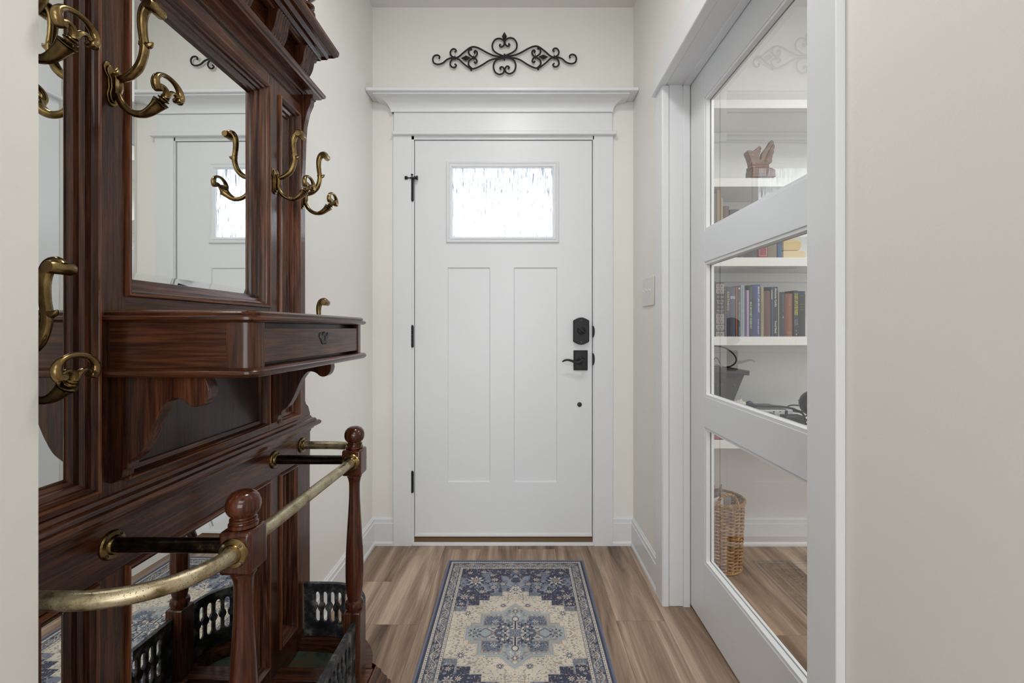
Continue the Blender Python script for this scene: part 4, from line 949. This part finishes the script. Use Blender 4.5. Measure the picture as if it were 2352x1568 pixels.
for i in range(4):
    a, c = rp_pts[i], rp_pts[(i+1) % 4]; mb.tube([(a[0], a[1], .0034), (c[0], c[1], .0034)], .0032, 8)
mb.build('bound_edge', M['rugedge'], None); eo = bpy.data.objects['bound_edge']; eo.parent = rug

# ---------------------------------------------------------------- hall tree (local: u = out from the wall, v = along it, z = up)
TC = 1.0065; YAW = math.radians(-0.8)
tree = thing('hall_tree', 'antique dark oak hall tree with mirrors, coat hooks and brass umbrella rails on the left', 'hall tree', (-.675, TC, 0))
tree.rotation_euler = (0, 0, YAW); ORG[tree] = (0, 0, 0)
def tb(u0, u1, v0, v1, z0, z1): return MB().box(u0, u1, v0, v1, z0, z1)
U0 = -.040; VW = .424; VL = .455
M['edge'] = wood('worn_edge_painted_lit', 'z', (.03, .010, .005), (.095, .030, .011), (.24, .082, .028), .3)  # orange wear on the bead lips, with lit-edge brightness put into the colour
M['edgey'] = wood('worn_edge_painted_lit_horizontal', 'y', (.03, .010, .005), (.085, .027, .010), (.20, .07, .024), .3)
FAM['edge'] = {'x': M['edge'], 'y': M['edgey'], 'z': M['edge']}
# upper face boards: stiles and rails around the openings
CO = (-.2205, .2205); NO = (.271, .385)
ZB, ZT = .82, 1.80
def stile(v0, v1, z0, z1): tb(U0, 0, v0, v1, z0, z1).build('stile', M['wz'], tree, bev=.0012)
for s_ in (-1, 1):
    vs1 = sorted((s_*NO[1], s_*VW)); stile(vs1[0], vs1[1], ZB, ZT)
    vs1 = sorted((s_*CO[1], s_*NO[0])); stile(vs1[0], vs1[1], ZB, ZT)
    va, vb = sorted((s_*NO[0], s_*NO[1]))
    tb(U0, 0, va, vb, ZB, .838).build('rail', M['wy'], tree); tb(U0, -.0, va, vb, 1.7585, ZT).build('rail', M['wy'], tree)
tb(U0, 0, -.2205, .2205, 1.7585, ZT).build('rail', M['wy'], tree, bev=.001)
tb(U0, -.0005, -.2205, .2205, 1.03, 1.160).build('rail', M['wy'], tree, bev=.001)
tb(U0, 0, -.2205, .2205, ZB, .842).build('rail', M['wy'], tree, bev=.001)
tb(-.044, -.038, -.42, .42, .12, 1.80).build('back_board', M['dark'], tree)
MP = [(0, -.03), (0, .003), (.002, .0055), (.006, .006), (.009, .003), (.011, -.002), (.015, -.004), (.017, -.010), (.023, -.012), (.024, -.017), (.032, -.020), (.032, -.03)]
NP = [(0, -.03), (0, .003), (.0015, .005), (.005, .005), (.007, .001), (.010, -.002), (.012, -.010), (.019, -.013), (.021, -.020), (.026, -.022), (.026, -.03)]
def mirror(v0, v1, z0, z1, u, bev_w, yaw=0, name='mirror_glass'):
    # bevelled plate: flat centre and four tilted strips
    k = .0036; mb = MB(); o4 = [(v0, z0), (v1, z0), (v1, z1), (v0, z1)]; i4 = [(v0+bev_w, z0+bev_w), (v1-bev_w, z0+bev_w), (v1-bev_w, z1-bev_w), (v0+bev_w, z1-bev_w)]
    vc = (v0+v1)/2
    def U(v, du): return u+du-math.tan(yaw)*(v-vc)*-1
    mb.v = [(U(a, -k), a, z) for a, z in o4]+[(U(a, 0), a, z) for a, z in i4]+[(U(a, -.005), a, z) for a, z in o4]
    mb.f = [(4, 5, 6, 7)]+[(i, (i+1) % 4, 4+(i+1) % 4, 4+i) for i in range(4)]+[(8, 11, 10, 9)]+[(i, 8+i, 8+(i+1) % 4, (i+1) % 4) for i in range(4)]
    return mb.build(name, M['mirror'], tree, smooth=None)
def moulding(v0, v1, z0, z1, prof, name='mirror_moulding', mat='bead'):
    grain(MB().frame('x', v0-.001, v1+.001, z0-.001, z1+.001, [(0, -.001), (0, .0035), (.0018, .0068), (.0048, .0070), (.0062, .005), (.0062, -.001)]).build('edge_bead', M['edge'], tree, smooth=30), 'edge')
    return grain(MB().frame('x', v0, v1, z0, z1, prof).build(name, M[mat], tree, smooth=25), 'bead')
moulding(-.2205, .2205, 1.160, 1.7585, MP)
mirror(-.196, .196, 1.184, 1.7345, -.026, .022, math.radians(-.3))
for s_ in (-1, 1):
    va, vb = sorted((s_*NO[0], s_*NO[1])); moulding(va, vb, .838, 1.7585, NP); mirror(va+.022, vb-.022, .860, 1.737, -.0235, .010)
moulding(-.2205, .2205, .842, 1.03, [(0, -.03), (0, .002), (.003, .004), (.007, .001), (.010, -.010), (.018, -.012), (.020, -.03)], 'panel_moulding')
tb(-.032, -.018, -.2, .2, .86, 1.01).build('recessed_panel', M['pwood'], tree)
# lower face
ZL0, ZL1 = .12, .79
for s_ in (-1, 1):
    va, vb = sorted((s_*.368, s_*VL)); tb(U0, 0, va, vb, ZL0, ZL1).build('stile', M['wz'], tree, bev=.0012)
    va, vb = sorted((s_*.2205, s_*.274)); tb(U0, 0, va, vb, ZL0, .694).build('stile', M['wz'], tree, bev=.001)
    va, vb = sorted((s_*.274, s_*.368)); tb(U0, 0, va, vb, ZL0, .200).build('rail', M['wy'], tree)
    moulding(va, vb, .200, .692, NP); mirror(va+.022, vb-.022, .222, .670, -.0235, .008)
tb(U0, 0, -.368, .368, .694, ZL1).build('rail', M['wy'], tree, bev=.001)
tb(U0, 0, -.2205, .2205, ZL0, .187).build('rail', M['wy'], tree, bev=.001)
moulding(-.2205, .2205, .187, .694, NP[:]); mirror(-.200, .200, .207, .674, -.0235, .022, math.radians(.4))
# shaped ends between sections
for s_ in (-1, 1):
    pr = [(.38, .818), (.458, .818), (.458, .836), (.455, .838), (.452, .846), (.444, .858), (.432, .866), (.424, .880), (.38, .880)]
    MB().prism([(s_*a, z) for a, z in pr], 'x', U0, -.0008).build('shaped_end', M['wz'], tree, bev=.001)
    pr = [(.45, .66), (.455, .66), (.458, .672), (.456, .68), (.458, .72), (.458, .79), (.45, .79)]
    MB().prism([(s_*a, z) for a, z in pr], 'x', U0, -.001).build('edge_bead', M['wz'], tree)
# ledge moulding and cornices: extruded profiles with mitred ends
def ledge(name, prof, half, mat='beady', u_back=-.03, sm=25, parent=None, mitre=1):
    mb = MB(); n = len(prof)
    for (sv, e) in ((-1, 0), (-1, 1), (1, 1), (1, 0)):
        for p, z in prof: mb.v.append((p if e else u_back, sv*(half+p*mitre), z))
    for c in range(3):
        for i in range(n): j = (i+1) % n; mb.f.append((c*n+i, c*n+j, (c+1)*n+j, (c+1)*n+i))
    mb.f += [tuple(range(n)), tuple(range(3*n, 4*n))]
    return grain(mb.build(name, M[mat], parent or tree, smooth=sm), 'bead')
ledge('ledge_moulding', [(0, .776), (.004, .777), (.005, .784), (.010, .786), (.012, .791), (.020, .793), (.026, .797), (.028, .803), (.024, .809), (.017, .811), (.014, .817), (.006, .820), (.004, .826), (0, .828)], .449)
ledge('lower_cornice', [(0, 1.828), (.004, 1.830), (.005, 1.838), (.034, 1.840), (.036, 1.845), (.041, 1.847), (.044, 1.852), (.044, 1.858), (.040, 1.862), (.034, 1.866), (.0, 1.868)], .428)
tb(U0, 0, -.428, .428, 1.79, 1.84).build('rail', M['wy'], tree)
tb(U0, -.001, -.436, .436, 1.84, 1.975).build('frieze', M['wy'], tree, bev=.001)
crp = [(0, 1.953), (.022, 1.953), (.024, 1.960), (.030, 1.963), (.037, 1.960), (.040, 1.965), (.044, 1.969), (.052, 1.968), (.058, 1.963), (.062, 1.968), (.066, 1.973), (.074, 1.973), (.080, 1.968), (.085, 1.970), (.093, 1.972), (.096, 1.978), (.096, 1.986), (.088, 1.990), (.070, 1.998), (.055, 2.012), (.045, 2.035), (.040, 2.060), (.0, 2.066)]
ledge('crown_moulding', crp, .4515, 'beady', sm=22, mitre=0)
def corbel(vc, w, z0, z1):
    def prof(t):   # u along height t (0 bottom .. 1 top): S curve
        return .004+.036*(.5-.5*math.cos(PI*min(1, t*1.25)))+.006*math.sin(t*PI*2)
    nf = 6; mb = MB(); nu, nv = nf*6, 18
    def fn(a, b_):
        rip = .0035*abs(math.sin(PI*nf*a)); return (prof(b_)-.0035+rip, vc-w/2+w*a, z0+(z1-z0)*b_)
    mb.grid(fn, nu, nv)
    for sd in (0, 1):
        k = len(mb.v); 
        for j in range(nv+1):
            p = fn(float(sd), j/nv); mb.v += [(p[0], p[1], p[2]), (-.002, p[1], p[2])]
        for j in range(nv): mb.f.append((k+2*j, k+2*j+1, k+2*j+3, k+2*j+2))
    mb.build('fluted_corbel', M['wz'], tree, smooth=50)
for vc in (.0775, .232, .387): corbel(vc, .062, 1.866, 1.953); corbel(-vc, .062, 1.866, 1.953)
for s_ in (-1, 1):
    pr = [(0, 1.828), (.036, 1.828), (.036, 1.815), (.030, 1.812), (.029, 1.800), (.018, 1.775), (.009, 1.735), (.005, 1.68), (.003, 1.60), (0, 1.56)]
    vv = sorted((s_*.399, s_*.421)); MB().prism([(a, z) for a, z in pr], 'y', vv[0], vv[1]).build('curved_bracket', M['wz'], tree, bev=.001)
    MB().lathe([(.028, 2.060), (.028, 2.068), (.019, 2.072), (.017, 2.078), (.025, 2.084), (.026, 2.090), (.015, 2.096), (.013, 2.104), (.030, 2.122), (.036, 2.142), (.032, 2.160), (.018, 2.172), (.010, 2.180), (.016, 2.188), (.014, 2.200), (.004, 2.208)], (.02, s_*.385, 0), 28).build('turned_finial', M['post'], tree)
    # pediment block above crown
tb(U0, .02, -.30, .30, 2.06, 2.12).build('pediment', M['wy'], tree, bev=.003)

# drawer shelf ---------------------------------------------------------------
SV = .2585; UO = .246
def octo(off, r=.022, uo=UO, n=6):
    v1 = SV+off; u1 = uo+off; c_ = r+off*.4; pts = [(0, -v1)]
    for i in range(n+1): a = -PI/2+PI/2*i/n; pts.append((u1-c_+c_*math.cos(a), -v1+c_+c_*math.sin(a)))
    for i in range(n+1): a = PI/2*i/n; pts.append((u1-c_+c_*math.cos(a), v1-c_+c_*math.sin(a)))
    pts.append((0, v1)); return pts
def slab(prof, mat, name):
    mb = MB(); n = None
    for off, z in prof:
        P = octo(off); n = len(P); mb.v += [(a, b_, z) for a, b_ in P]
    L = len(prof)
    for k in range(L-1):
        for i in range(n): j = (i+1) % n; mb.f.append((k*n+i, k*n+j, (k+1)*n+j, (k+1)*n+i))
    mb.f += [tuple(range(n-1, -1, -1)), tuple(range((L-1)*n, L*n))]
    return grain(mb.build(name, M[mat], tree, smooth=35), 'oak')
slab([(-.006, 1.1135), (.004, 1.1145), (.008, 1.118), (.008, 1.1225), (.003, 1.125), (.001, 1.127), (.002, 1.130), (-.002, 1.1335), (-.006, 1.134)], 'wy', 'shelf_top')
slab([(-.006, 1.0225), (.001, 1.0225), (.006, 1.0245), (.009, 1.029), (.009, 1.033), (.006, 1.0365), (.001, 1.038), (-.006, 1.0385)], 'wy', 'bottom_moulding')
ZC0, ZC1 = 1.0385, 1.1135
for s_ in (-1, 1):
    # corner post, rounded
    P = [(UO-.048, s_*(SV-.004))]; 
    for i in range(7): a = PI/2*i/6; P.append((UO-.024+.020*math.sin(a), s_*(SV-.024+.020*math.cos(a))))
    P += [(UO-.004, s_*(SV-.038)), (UO-.02, s_*(SV-.038)), (UO-.048, s_*(SV-.02))]
    MB().prism(P, 'z', ZC0, ZC1).build('corner_post', M['wz'], tree, smooth=40)
    va, vb = sorted((s_*(SV-.0075), s_*(SV-.018))); tb(0, UO-.048, va, vb, ZC0, ZC1).build('side_panel', M['drawx'], tree)
tb(UO-.028, UO-.0065, -SV+.039, SV-.039, ZC0+.0065, ZC1-.009).build('drawer', M['draw'], tree, bev=.0006); drw = bpy.data.objects['drawer']
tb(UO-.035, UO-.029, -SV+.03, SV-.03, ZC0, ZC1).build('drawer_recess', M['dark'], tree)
ue = UO-.0065; ez_ = 1.083; esc = [(-.003, .013), (-.0015, .010), (0, .0135), (.0025, .010), (.005, .004), (.008, .011), (.011, .009), (.011, .001), (.008, -.004), (.006, -.011), (.0035, -.014), (.0015, -.011), (0, -.0135), (-.0015, -.011), (-.0035, -.014), (-.006, -.011), (-.008, -.004), (-.0115, .001), (-.012, .008), (-.009, .012), (-.006, .004), (-.004, .009)]
escu = MB().prism([(a*2.1+.018, ez_+z*1.05) for a, z in esc], 'x', ue, ue+.0016).build('escutcheon', M['iron'], drw, bev=.0003)
MB().box(ue+.001, ue+.0018, -.0004, .0022, ez_-.005, ez_+.004).lathe([(.0018, ue+.001), (.0018, ue+.0019)], (0, .001, ez_+.005), 10, 'x').build('keyhole', M['gap'], escu) if False else None
MB().box(ue+.0014, ue+.0019, .0155, .0205, ez_-.006, ez_+.005).build('keyhole', M['gap'], drw)
# brackets below the shelf
for s_ in (-1, 1):
    pr = [(0, 1.0225), (.160, 1.0225), (.164, 1.012), (.166, .998), (.160, .982), (.148, .974), (.136, .975), (.124, .984), (.110, .988), (.098, .984), (.087, .970), (.076, .948), (.064, .920), (.050, .896), (.036, .884), (.030, .879), (.030, .870), (.022, .868), (.020, .856), (.012, .849), (0, .845)]
    pr = [(0, 1.0225), (.160, 1.0225)]+[(q.x, q.y) for q in smooth_path([(a, z, 0) for a, z in pr[1:16]], 4)][4:]+pr[16:]
    vv = sorted((s_*.2265, s_*.2505)); MB().prism(pr, 'y', vv[0], vv[1]).build('scroll_bracket', M['wz'], tree, bev=.0015, smooth=30)

# coat hooks -------------------------------------------------------------------
def hook(v, z, side=1):
    o_ = [(-.004, .030), (-.008, .036), (-.013, .034), (-.017, .026), (-.015, .017), (-.009, .010), (-.008, -.006), (-.011, -.018), (-.009, -.028), (-.003, -.034)]
    poly = [(a, b_) for a, b_ in o_]+[(-a, b_) for a, b_ in reversed(o_)]
    hk = MB().prism([(a+v, b_+z) for a, b_ in poly], 'x', 0, .0035).build('coat_hook', M['brass'], tree, bev=.001)
    MB().prism([(a*.78+v, b_*.86+z) for a, b_ in poly], 'x', .0035, .0065).build('raised_plate', M['brass'], hk, bev=.0012)
    MB().tube(smooth_path([(.005, v, z+.020), (.010, v, z+.012), (.011, v, z-.005), (.008, v, z-.022)], 4), interp_list([.004, .007, .0075, .004], 13), 10).build('boss', M['brass'], hk)
    up_ = smooth_path([(.006, v, z+.010), (.020, v, z+.012), (.034, v, z+.018), (.046, v, z+.030), (.053, v, z+.046), (.056, v, z+.064), (.0535, v, z+.084), (.052, v, z+.104), (.054, v, z+.120), (.060, v, z+.131), (.069, v, z+.134), (.076, v, z+.129)], 4)
    ra = interp_list([.0058, .0062, .0068, .0072, .0068, .0070, .0066, .0072, .0080, .0088, .0092, .0080], len(up_))
    MB().tube(up_, ra, 12, up=(0, 1, 0)).build('upper_arm', M['brass'], hk)
    MB().lathe([(.004, -.0165), (.0075, -.0165), (.0090, -.013), (.0085, 0), (.0090, .013), (.0075, .0165), (.004, .0165), (.003, .0178)], (.0735, v, z+.1275), 20, 'y').build('scroll_tip', M['brass'], hk)
    sp = [(.052, v, z+.071), (.060, v, z+.0665), (.066, v, z+.0675), (.0705, v, z+.072)]
    MB().tube(smooth_path(sp, 4), interp_list([.0075, .006, .0045, .001], 13), 8, up=(0, 1, 0)).build('leaf_spur', M['brass'], hk)
    lo = smooth_path([(.008, v, z-.004), (.012, v, z-.018), (.021, v, z-.034), (.036, v, z-.045), (.052, v, z-.0475), (.064, v, z-.0435), (.075, v, z-.0355), (.082, v, z-.029)], 5)
    MB().tube(lo, interp_list([.0058, .0056, .0058, .0056, .0062, .0076, .0092, .0118], len(lo)), 14).build('lower_arm', M['brass'], hk)
    # collars along the arm axis
    ax_ = Vector((.70, 0, .71)); pc = Vector((.083, v, z-.028)); m2 = MB().lathe([(.0050, -.001), (.0118, .0), (.0122, .0014), (.0060, .003), (.0050, .0045), (.0088, .0058), (.0090, .0075), (.0055, .0088), (.0070, .0100), (.0068, .0115), (.0042, .0130)], (0, 0, 0), 22)
    q = Vector((0, 0, 1)).rotation_difference(ax_); m2.v = [tuple(q @ Vector(p)+pc) for p in m2.v]; m2.build('collar', M['brass'], hk)
    c0 = pc+ax_*.013
    for sg in (-1, 1):
        br = smooth_path([(c0.x, v, c0.z), (c0.x+.003, v+sg*.003, c0.z+.006), (c0.x+.004, v+sg*.009, c0.z+.0105), (c0.x+.004, v+sg*.016, c0.z+.0105), (c0.x+.004, v+sg*.0205, c0.z+.006)], 4)
        MB().tube(br, interp_list([.0055, .0042, .0034, .0030, .0034], len(br)), 10, up=(1, 0, 0), flat=1.2).build('branch', M['brass'], hk)
    P = []
    for i in range(25):
        a = PI*(-.18+1.36*i/24); P.append((c0.x+.004, v-.0270*math.cos(a), c0.z+.0125+.0190*math.sin(a)))
    rr = [.0037+.0024*abs(math.cos(PI*i/24))**2.5 for i in range(25)]
    MB().tube(P, rr, 12, up=(1, 0, 0), flat=1.15).build('crescent_tip', M['brass'], hk)
    for sg in (-1, 1): MB().lathe([(.001, -.0065), (.0038, -.0065), (.0048, -.0045), (.0048, .0045), (.0038, .0065), (.001, .0065)], (c0.x+.004, v+sg*.0205, c0.z+.0035), 14, 'x').build('volute', M['brass'], hk)
for s_ in (-1, 1):
    hook(s_*.2475, 1.508); hook(s_*.4025, 1.508); hook(s_*.4025, 1.056)

# posts, brass rails, umbrella stand ---------------------------------------------
PU, PV, PZ = .222, .247, .743
for s_ in (-1, 1):
    c = (PU, s_*PV, 0)
    fin = [(.008, .7745), (.0195, .7750), (.0225, .777), (.0225, .782), (.0195, .7835), (.0192, .7850), (.0208, .787), (.0206, .790), (.0175, .7915), (.017, .793), (.0215, .7965), (.0250, .802), (.0266, .809), (.0262, .817), (.0235, .825), (.0180, .8315), (.010, .8352), (.001, .836)]
    pm = MB().box(PU-.026, PU+.026, s_*PV-.026, s_*PV+.026, .705, .7755)
    blk = pm.build('turned_post', M['post'], tree, bev=.006, seg=3)
    sh = [(.012, .712), (.0225, .709), (.0225, .705), (.0195, .702), (.0195, .699), (.0170, .694), (.0145, .682), (.0140, .665), (.0145, .64), (.0165, .60), (.0195, .55), (.0222, .50), (.0235, .46), (.0235, .43), (.0222, .40), (.0200, .375), (.0180, .366), (.0180, .362), (.0225, .358), (.0240, .351), (.0235, .344), (.0200, .339), (.0190, .335), (.012, .333)]
    MB().lathe(sh, c, 32).build('turned_shaft', M['post'], blk)
    MB().box(PU-.0235, PU+.0235, s_*PV-.0235, s_*PV+.0235, .13, .3355).build('square_base', M['wz'], blk, bev=.003)
    MB().lathe(fin, c, 40).build('ball_finial', M['post'], blk, smooth=40)
def flange(c, ax, sgn, parent):
    m2 = MB().lathe([(.0240, 0), (.0240, .002), (.0222, .0045), (.0160, .0055), (.0145, .009), (.0135, .010)], (0, 0, 0), 28, ax)
    if sgn < 0: m2.v = [tuple(-q if (i == 0 and ax == 'x') or (i == 1 and ax == 'y') else q for i, q in enumerate(p)) for p in m2.v]
    m2.move(lambda x, y, z: (x+c[0], y+c[1], z+c[2])); fl = m2.build('flange', M['brass'], parent)
    for k in range(4):
        a = PI/4+k*PI/2; r = .0193; e = .0046*sgn
        cc_ = (c[0]+(e if ax == 'x' else r*math.cos(a)), c[1]+(e if ax == 'y' else r*math.cos(a)), c[2]+r*math.sin(a))
        MB().ball(cc_, .0028, 6).build('screw', M['iron'], parent)
RR = .0122
for s_ in (-1, 1):
    rd_ = MB().tube([(0, s_*PV, PZ), (PU-.026, s_*PV, PZ)], RR, 24).build('side_rail', M['darkbrass'], tree)
    flange((0, s_*PV, PZ), 'x', 1, rd_)
    path = smooth_path([(0, s_*.4035, PZ), (.06, s_*.4035, PZ), (.115, s_*.401, PZ), (.160, s_*.386, PZ), (.195, s_*.358, PZ), (.215, s_*.322, PZ), (.222, s_*.29, PZ), (.222, s_*.278, PZ)], 6)
    cr = MB().tube(path, RR, 24).build('curved_rail', M['palebrass'], tree)
    flange((0, s_*.4035, PZ), 'x', 1, cr); flange((PU, s_*(PV+.026), PZ), 'y', s_, cr)
fr_ = MB().tube([(PU, -PV+.026, PZ), (PU, PV-.026, PZ)], RR, 24).build('front_rail', M['palebrass'], tree)
flange((PU, -PV+.026, PZ), 'y', 1, fr_); flange((PU, PV-.026, PZ), 'y', -1, fr_)
# pierced cast iron galleries
def arclen(path):
    L = [0]
    for i in range(1, len(path)): L.append(L[-1]+(Vector(path[i])-Vector(path[i-1])).length)
    return L
def gallery(path, z0=.150, z1=.313, name='cast_iron_gallery'):
    L = arclen(path); T = L[-1]
    def at(s, n):
        s = max(0, min(T, s)); i = 0
        while i < len(L)-2 and L[i+1] < s: i += 1
        t = (s-L[i])/max(1e-9, L[i+1]-L[i]); p = Vector(path[i]).lerp(Vector(path[i+1]), t); d_ = (Vector(path[i+1])-Vector(path[i])).normalized(); nrm = Vector((d_.y, -d_.x, 0)); return p+nrm*n
    mb = MB(); th = .0035
    def band(za, zb, t2, s0=0, s1=None, ns=None):
        s1 = T if s1 is None else s1; ns = ns or max(2, int((s1-s0)/.012)); k = len(mb.v)
        for i in range(ns+1):
            s = s0+(s1-s0)*i/ns
            for nn, z in ((-t2, za), (t2, za), (t2, zb), (-t2, zb)): p = at(s, nn); mb.v.append((p.x, p.y, z))
        for i in range(ns):
            for q in range(4): mb.f.append((k+i*4+q, k+i*4+(q+1) % 4, k+(i+1)*4+(q+1) % 4, k+(i+1)*4+q))
        mb.f += [(k, k+1, k+2, k+3), (k+ns*4, k+ns*4+1, k+ns*4+2, k+ns*4+3)]
    band(z0, .193, th); band(.286, z1-.008, th); band(z1-.010, z1, th+.0025); band(z0, z0+.010, th+.002)
    e = .030; band(.192, .287, th, 0, e); band(.192, .287, th, T-e, T)
    pitch = .0246; n = int(round((T-2*e)/pitch)); pitch = (T-2*e)/n
    zs = [.192, .1935, .197, .202, .225, .229, .233, .2385, .244, .248, .252, .276, .281, .2845, .287]; hw = [.5, .34, .25, .21, .20, .27, .38, .43, .38, .27, .20, .21, .25, .34, .5]
    for j in range(n+1):
        sc_ = e+j*pitch; k = len(mb.v)
        for z, h in zip(zs, hw):
            h = h*pitch; a = sc_-h if j > 0 else sc_-.001; b_ = sc_+h if j < n else sc_+.001
            t2 = th*(1.5 if .228 < z < .250 else 1.0)
            for s, nn in ((a, -t2), (b_, -t2), (b_, t2), (a, t2)): p = at(s, nn); mb.v.append((p.x, p.y, z))
        for i in range(len(zs)-1):
            for q in range(4): mb.f.append((k+i*4+q, k+i*4+(q+1) % 4, k+(i+1)*4+(q+1) % 4, k+(i+1)*4+q))
    return mb.build(name, M['iron'], tree, smooth=30)
for s_ in (-1, 1):
    gp = smooth_path([(.004, s_*.412, 0), (.06, s_*.412, 0), (.115, s_*.409, 0), (.160, s_*.394, 0), (.197, s_*.364, 0), (.219, s_*.325, 0), (.224, s_*.282, 0)], 6); gallery(gp)
gallery([(PU+.008, -PV+.024+.5*i/12*0+(2*PV-.048)*i/12, 0) for i in range(13)])
# base: plan outline from the wall round the posts
def outline(off):
    pts = []
    pts.append((U0, -VL-off)); pts.append((.06, -.43-off))
    q = smooth_path([(.06, -.432-off, 0), (.13, -.420-off*.95, 0), (.18, -.395-off*.8, 0), (.205, -.36-off*.5, 0), (.222+off*.45, -.322, 0)], 4)
    pts += [(a.x, a.y) for a in q[1:]]
    pts += [(.250+off, -.300), (.25+off, -.215), (.240+off, -.205)]
    return pts+[(a, -b_) for a, b_ in reversed(pts)]
def base_layer(prof, name, mat, parent=None):
    mb = MB(); n = None
    for off, z in prof: P = outline(off); n = len(P); mb.v += [(a, b_, z) for a, b_ in P]
    for k in range(len(prof)-1):
        for i in range(n): j = (i+1) % n; mb.f.append((k*n+i, k*n+j, (k+1)*n+j, (k+1)*n+i))
    return grain(mb.build(name, M[mat], tree, smooth=25), 'bead')
base_layer([(.060, .0008), (.060, .086), (.056, .091), (.057, .097), (.054, .101), (.046, .104), (.045, .111), (.038, .115), (.030, .123), (.027, .131), (.018, .135), (.014, .141)], 'base_moulding', 'beady')
# top rim of the base, with three wells
tb(.185, .262, -.232, .232, .118, .148).build('base_rim', M['wx'], tree, bev=.002)
for s_ in (-1, 1):
    va, vb = sorted((s_*.232, s_*.282)); tb(-.02, .262, va, vb, .10, .146).build('base_rim', M['wx'], tree, bev=.002)
    inner = smooth_path([(-.0, s_*.385, 0), (.10, s_*.378, 0), (.15, s_*.36, 0), (.185, s_*.33, 0), (.20, s_*.28, 0)], 5); outer = smooth_path([(-.0, s_*.442, 0), (.12, s_*.434, 0), (.19, s_*.405, 0), (.238, s_*.345, 0), (.258, s_*.28, 0)], 5)
    mb = MB(); n = len(inner)
    for z in (.10, .148):
        mb.v += [(p.x, p.y, z) for p in inner]+[(p.x, p.y, z) for p in outer]
    for i in range(n-1):
        mb.f += [(2*n+i, 2*n+i+1, 3*n+i+1, 3*n+i), (i, i+1, 2*n+i+1, 2*n+i), (n+i, n+i+1, 3*n+i+1, 3*n+i)]
    mb.f += [(0, n, 3*n, 2*n), (n-1, 2*n-1, 4*n-1, 3*n-1)]
    mb.build('base_rim', M['wx'], tree, smooth=30)
    poly = [(-.03, s_*.25), (-.03, s_*.40)]+[(p.x+.004, p.y) for p in inner]; MB().prism(poly, 'z', .112, .118).build('drip_pan', M['pan'], tree)
tb(-.03, .20, -.24, .24, .112, .118).build('drip_pan', M['pan'], tree)
tb(-.0, .016, -.232, .232, .055, .146).build('base_rail', M['wy'], tree)
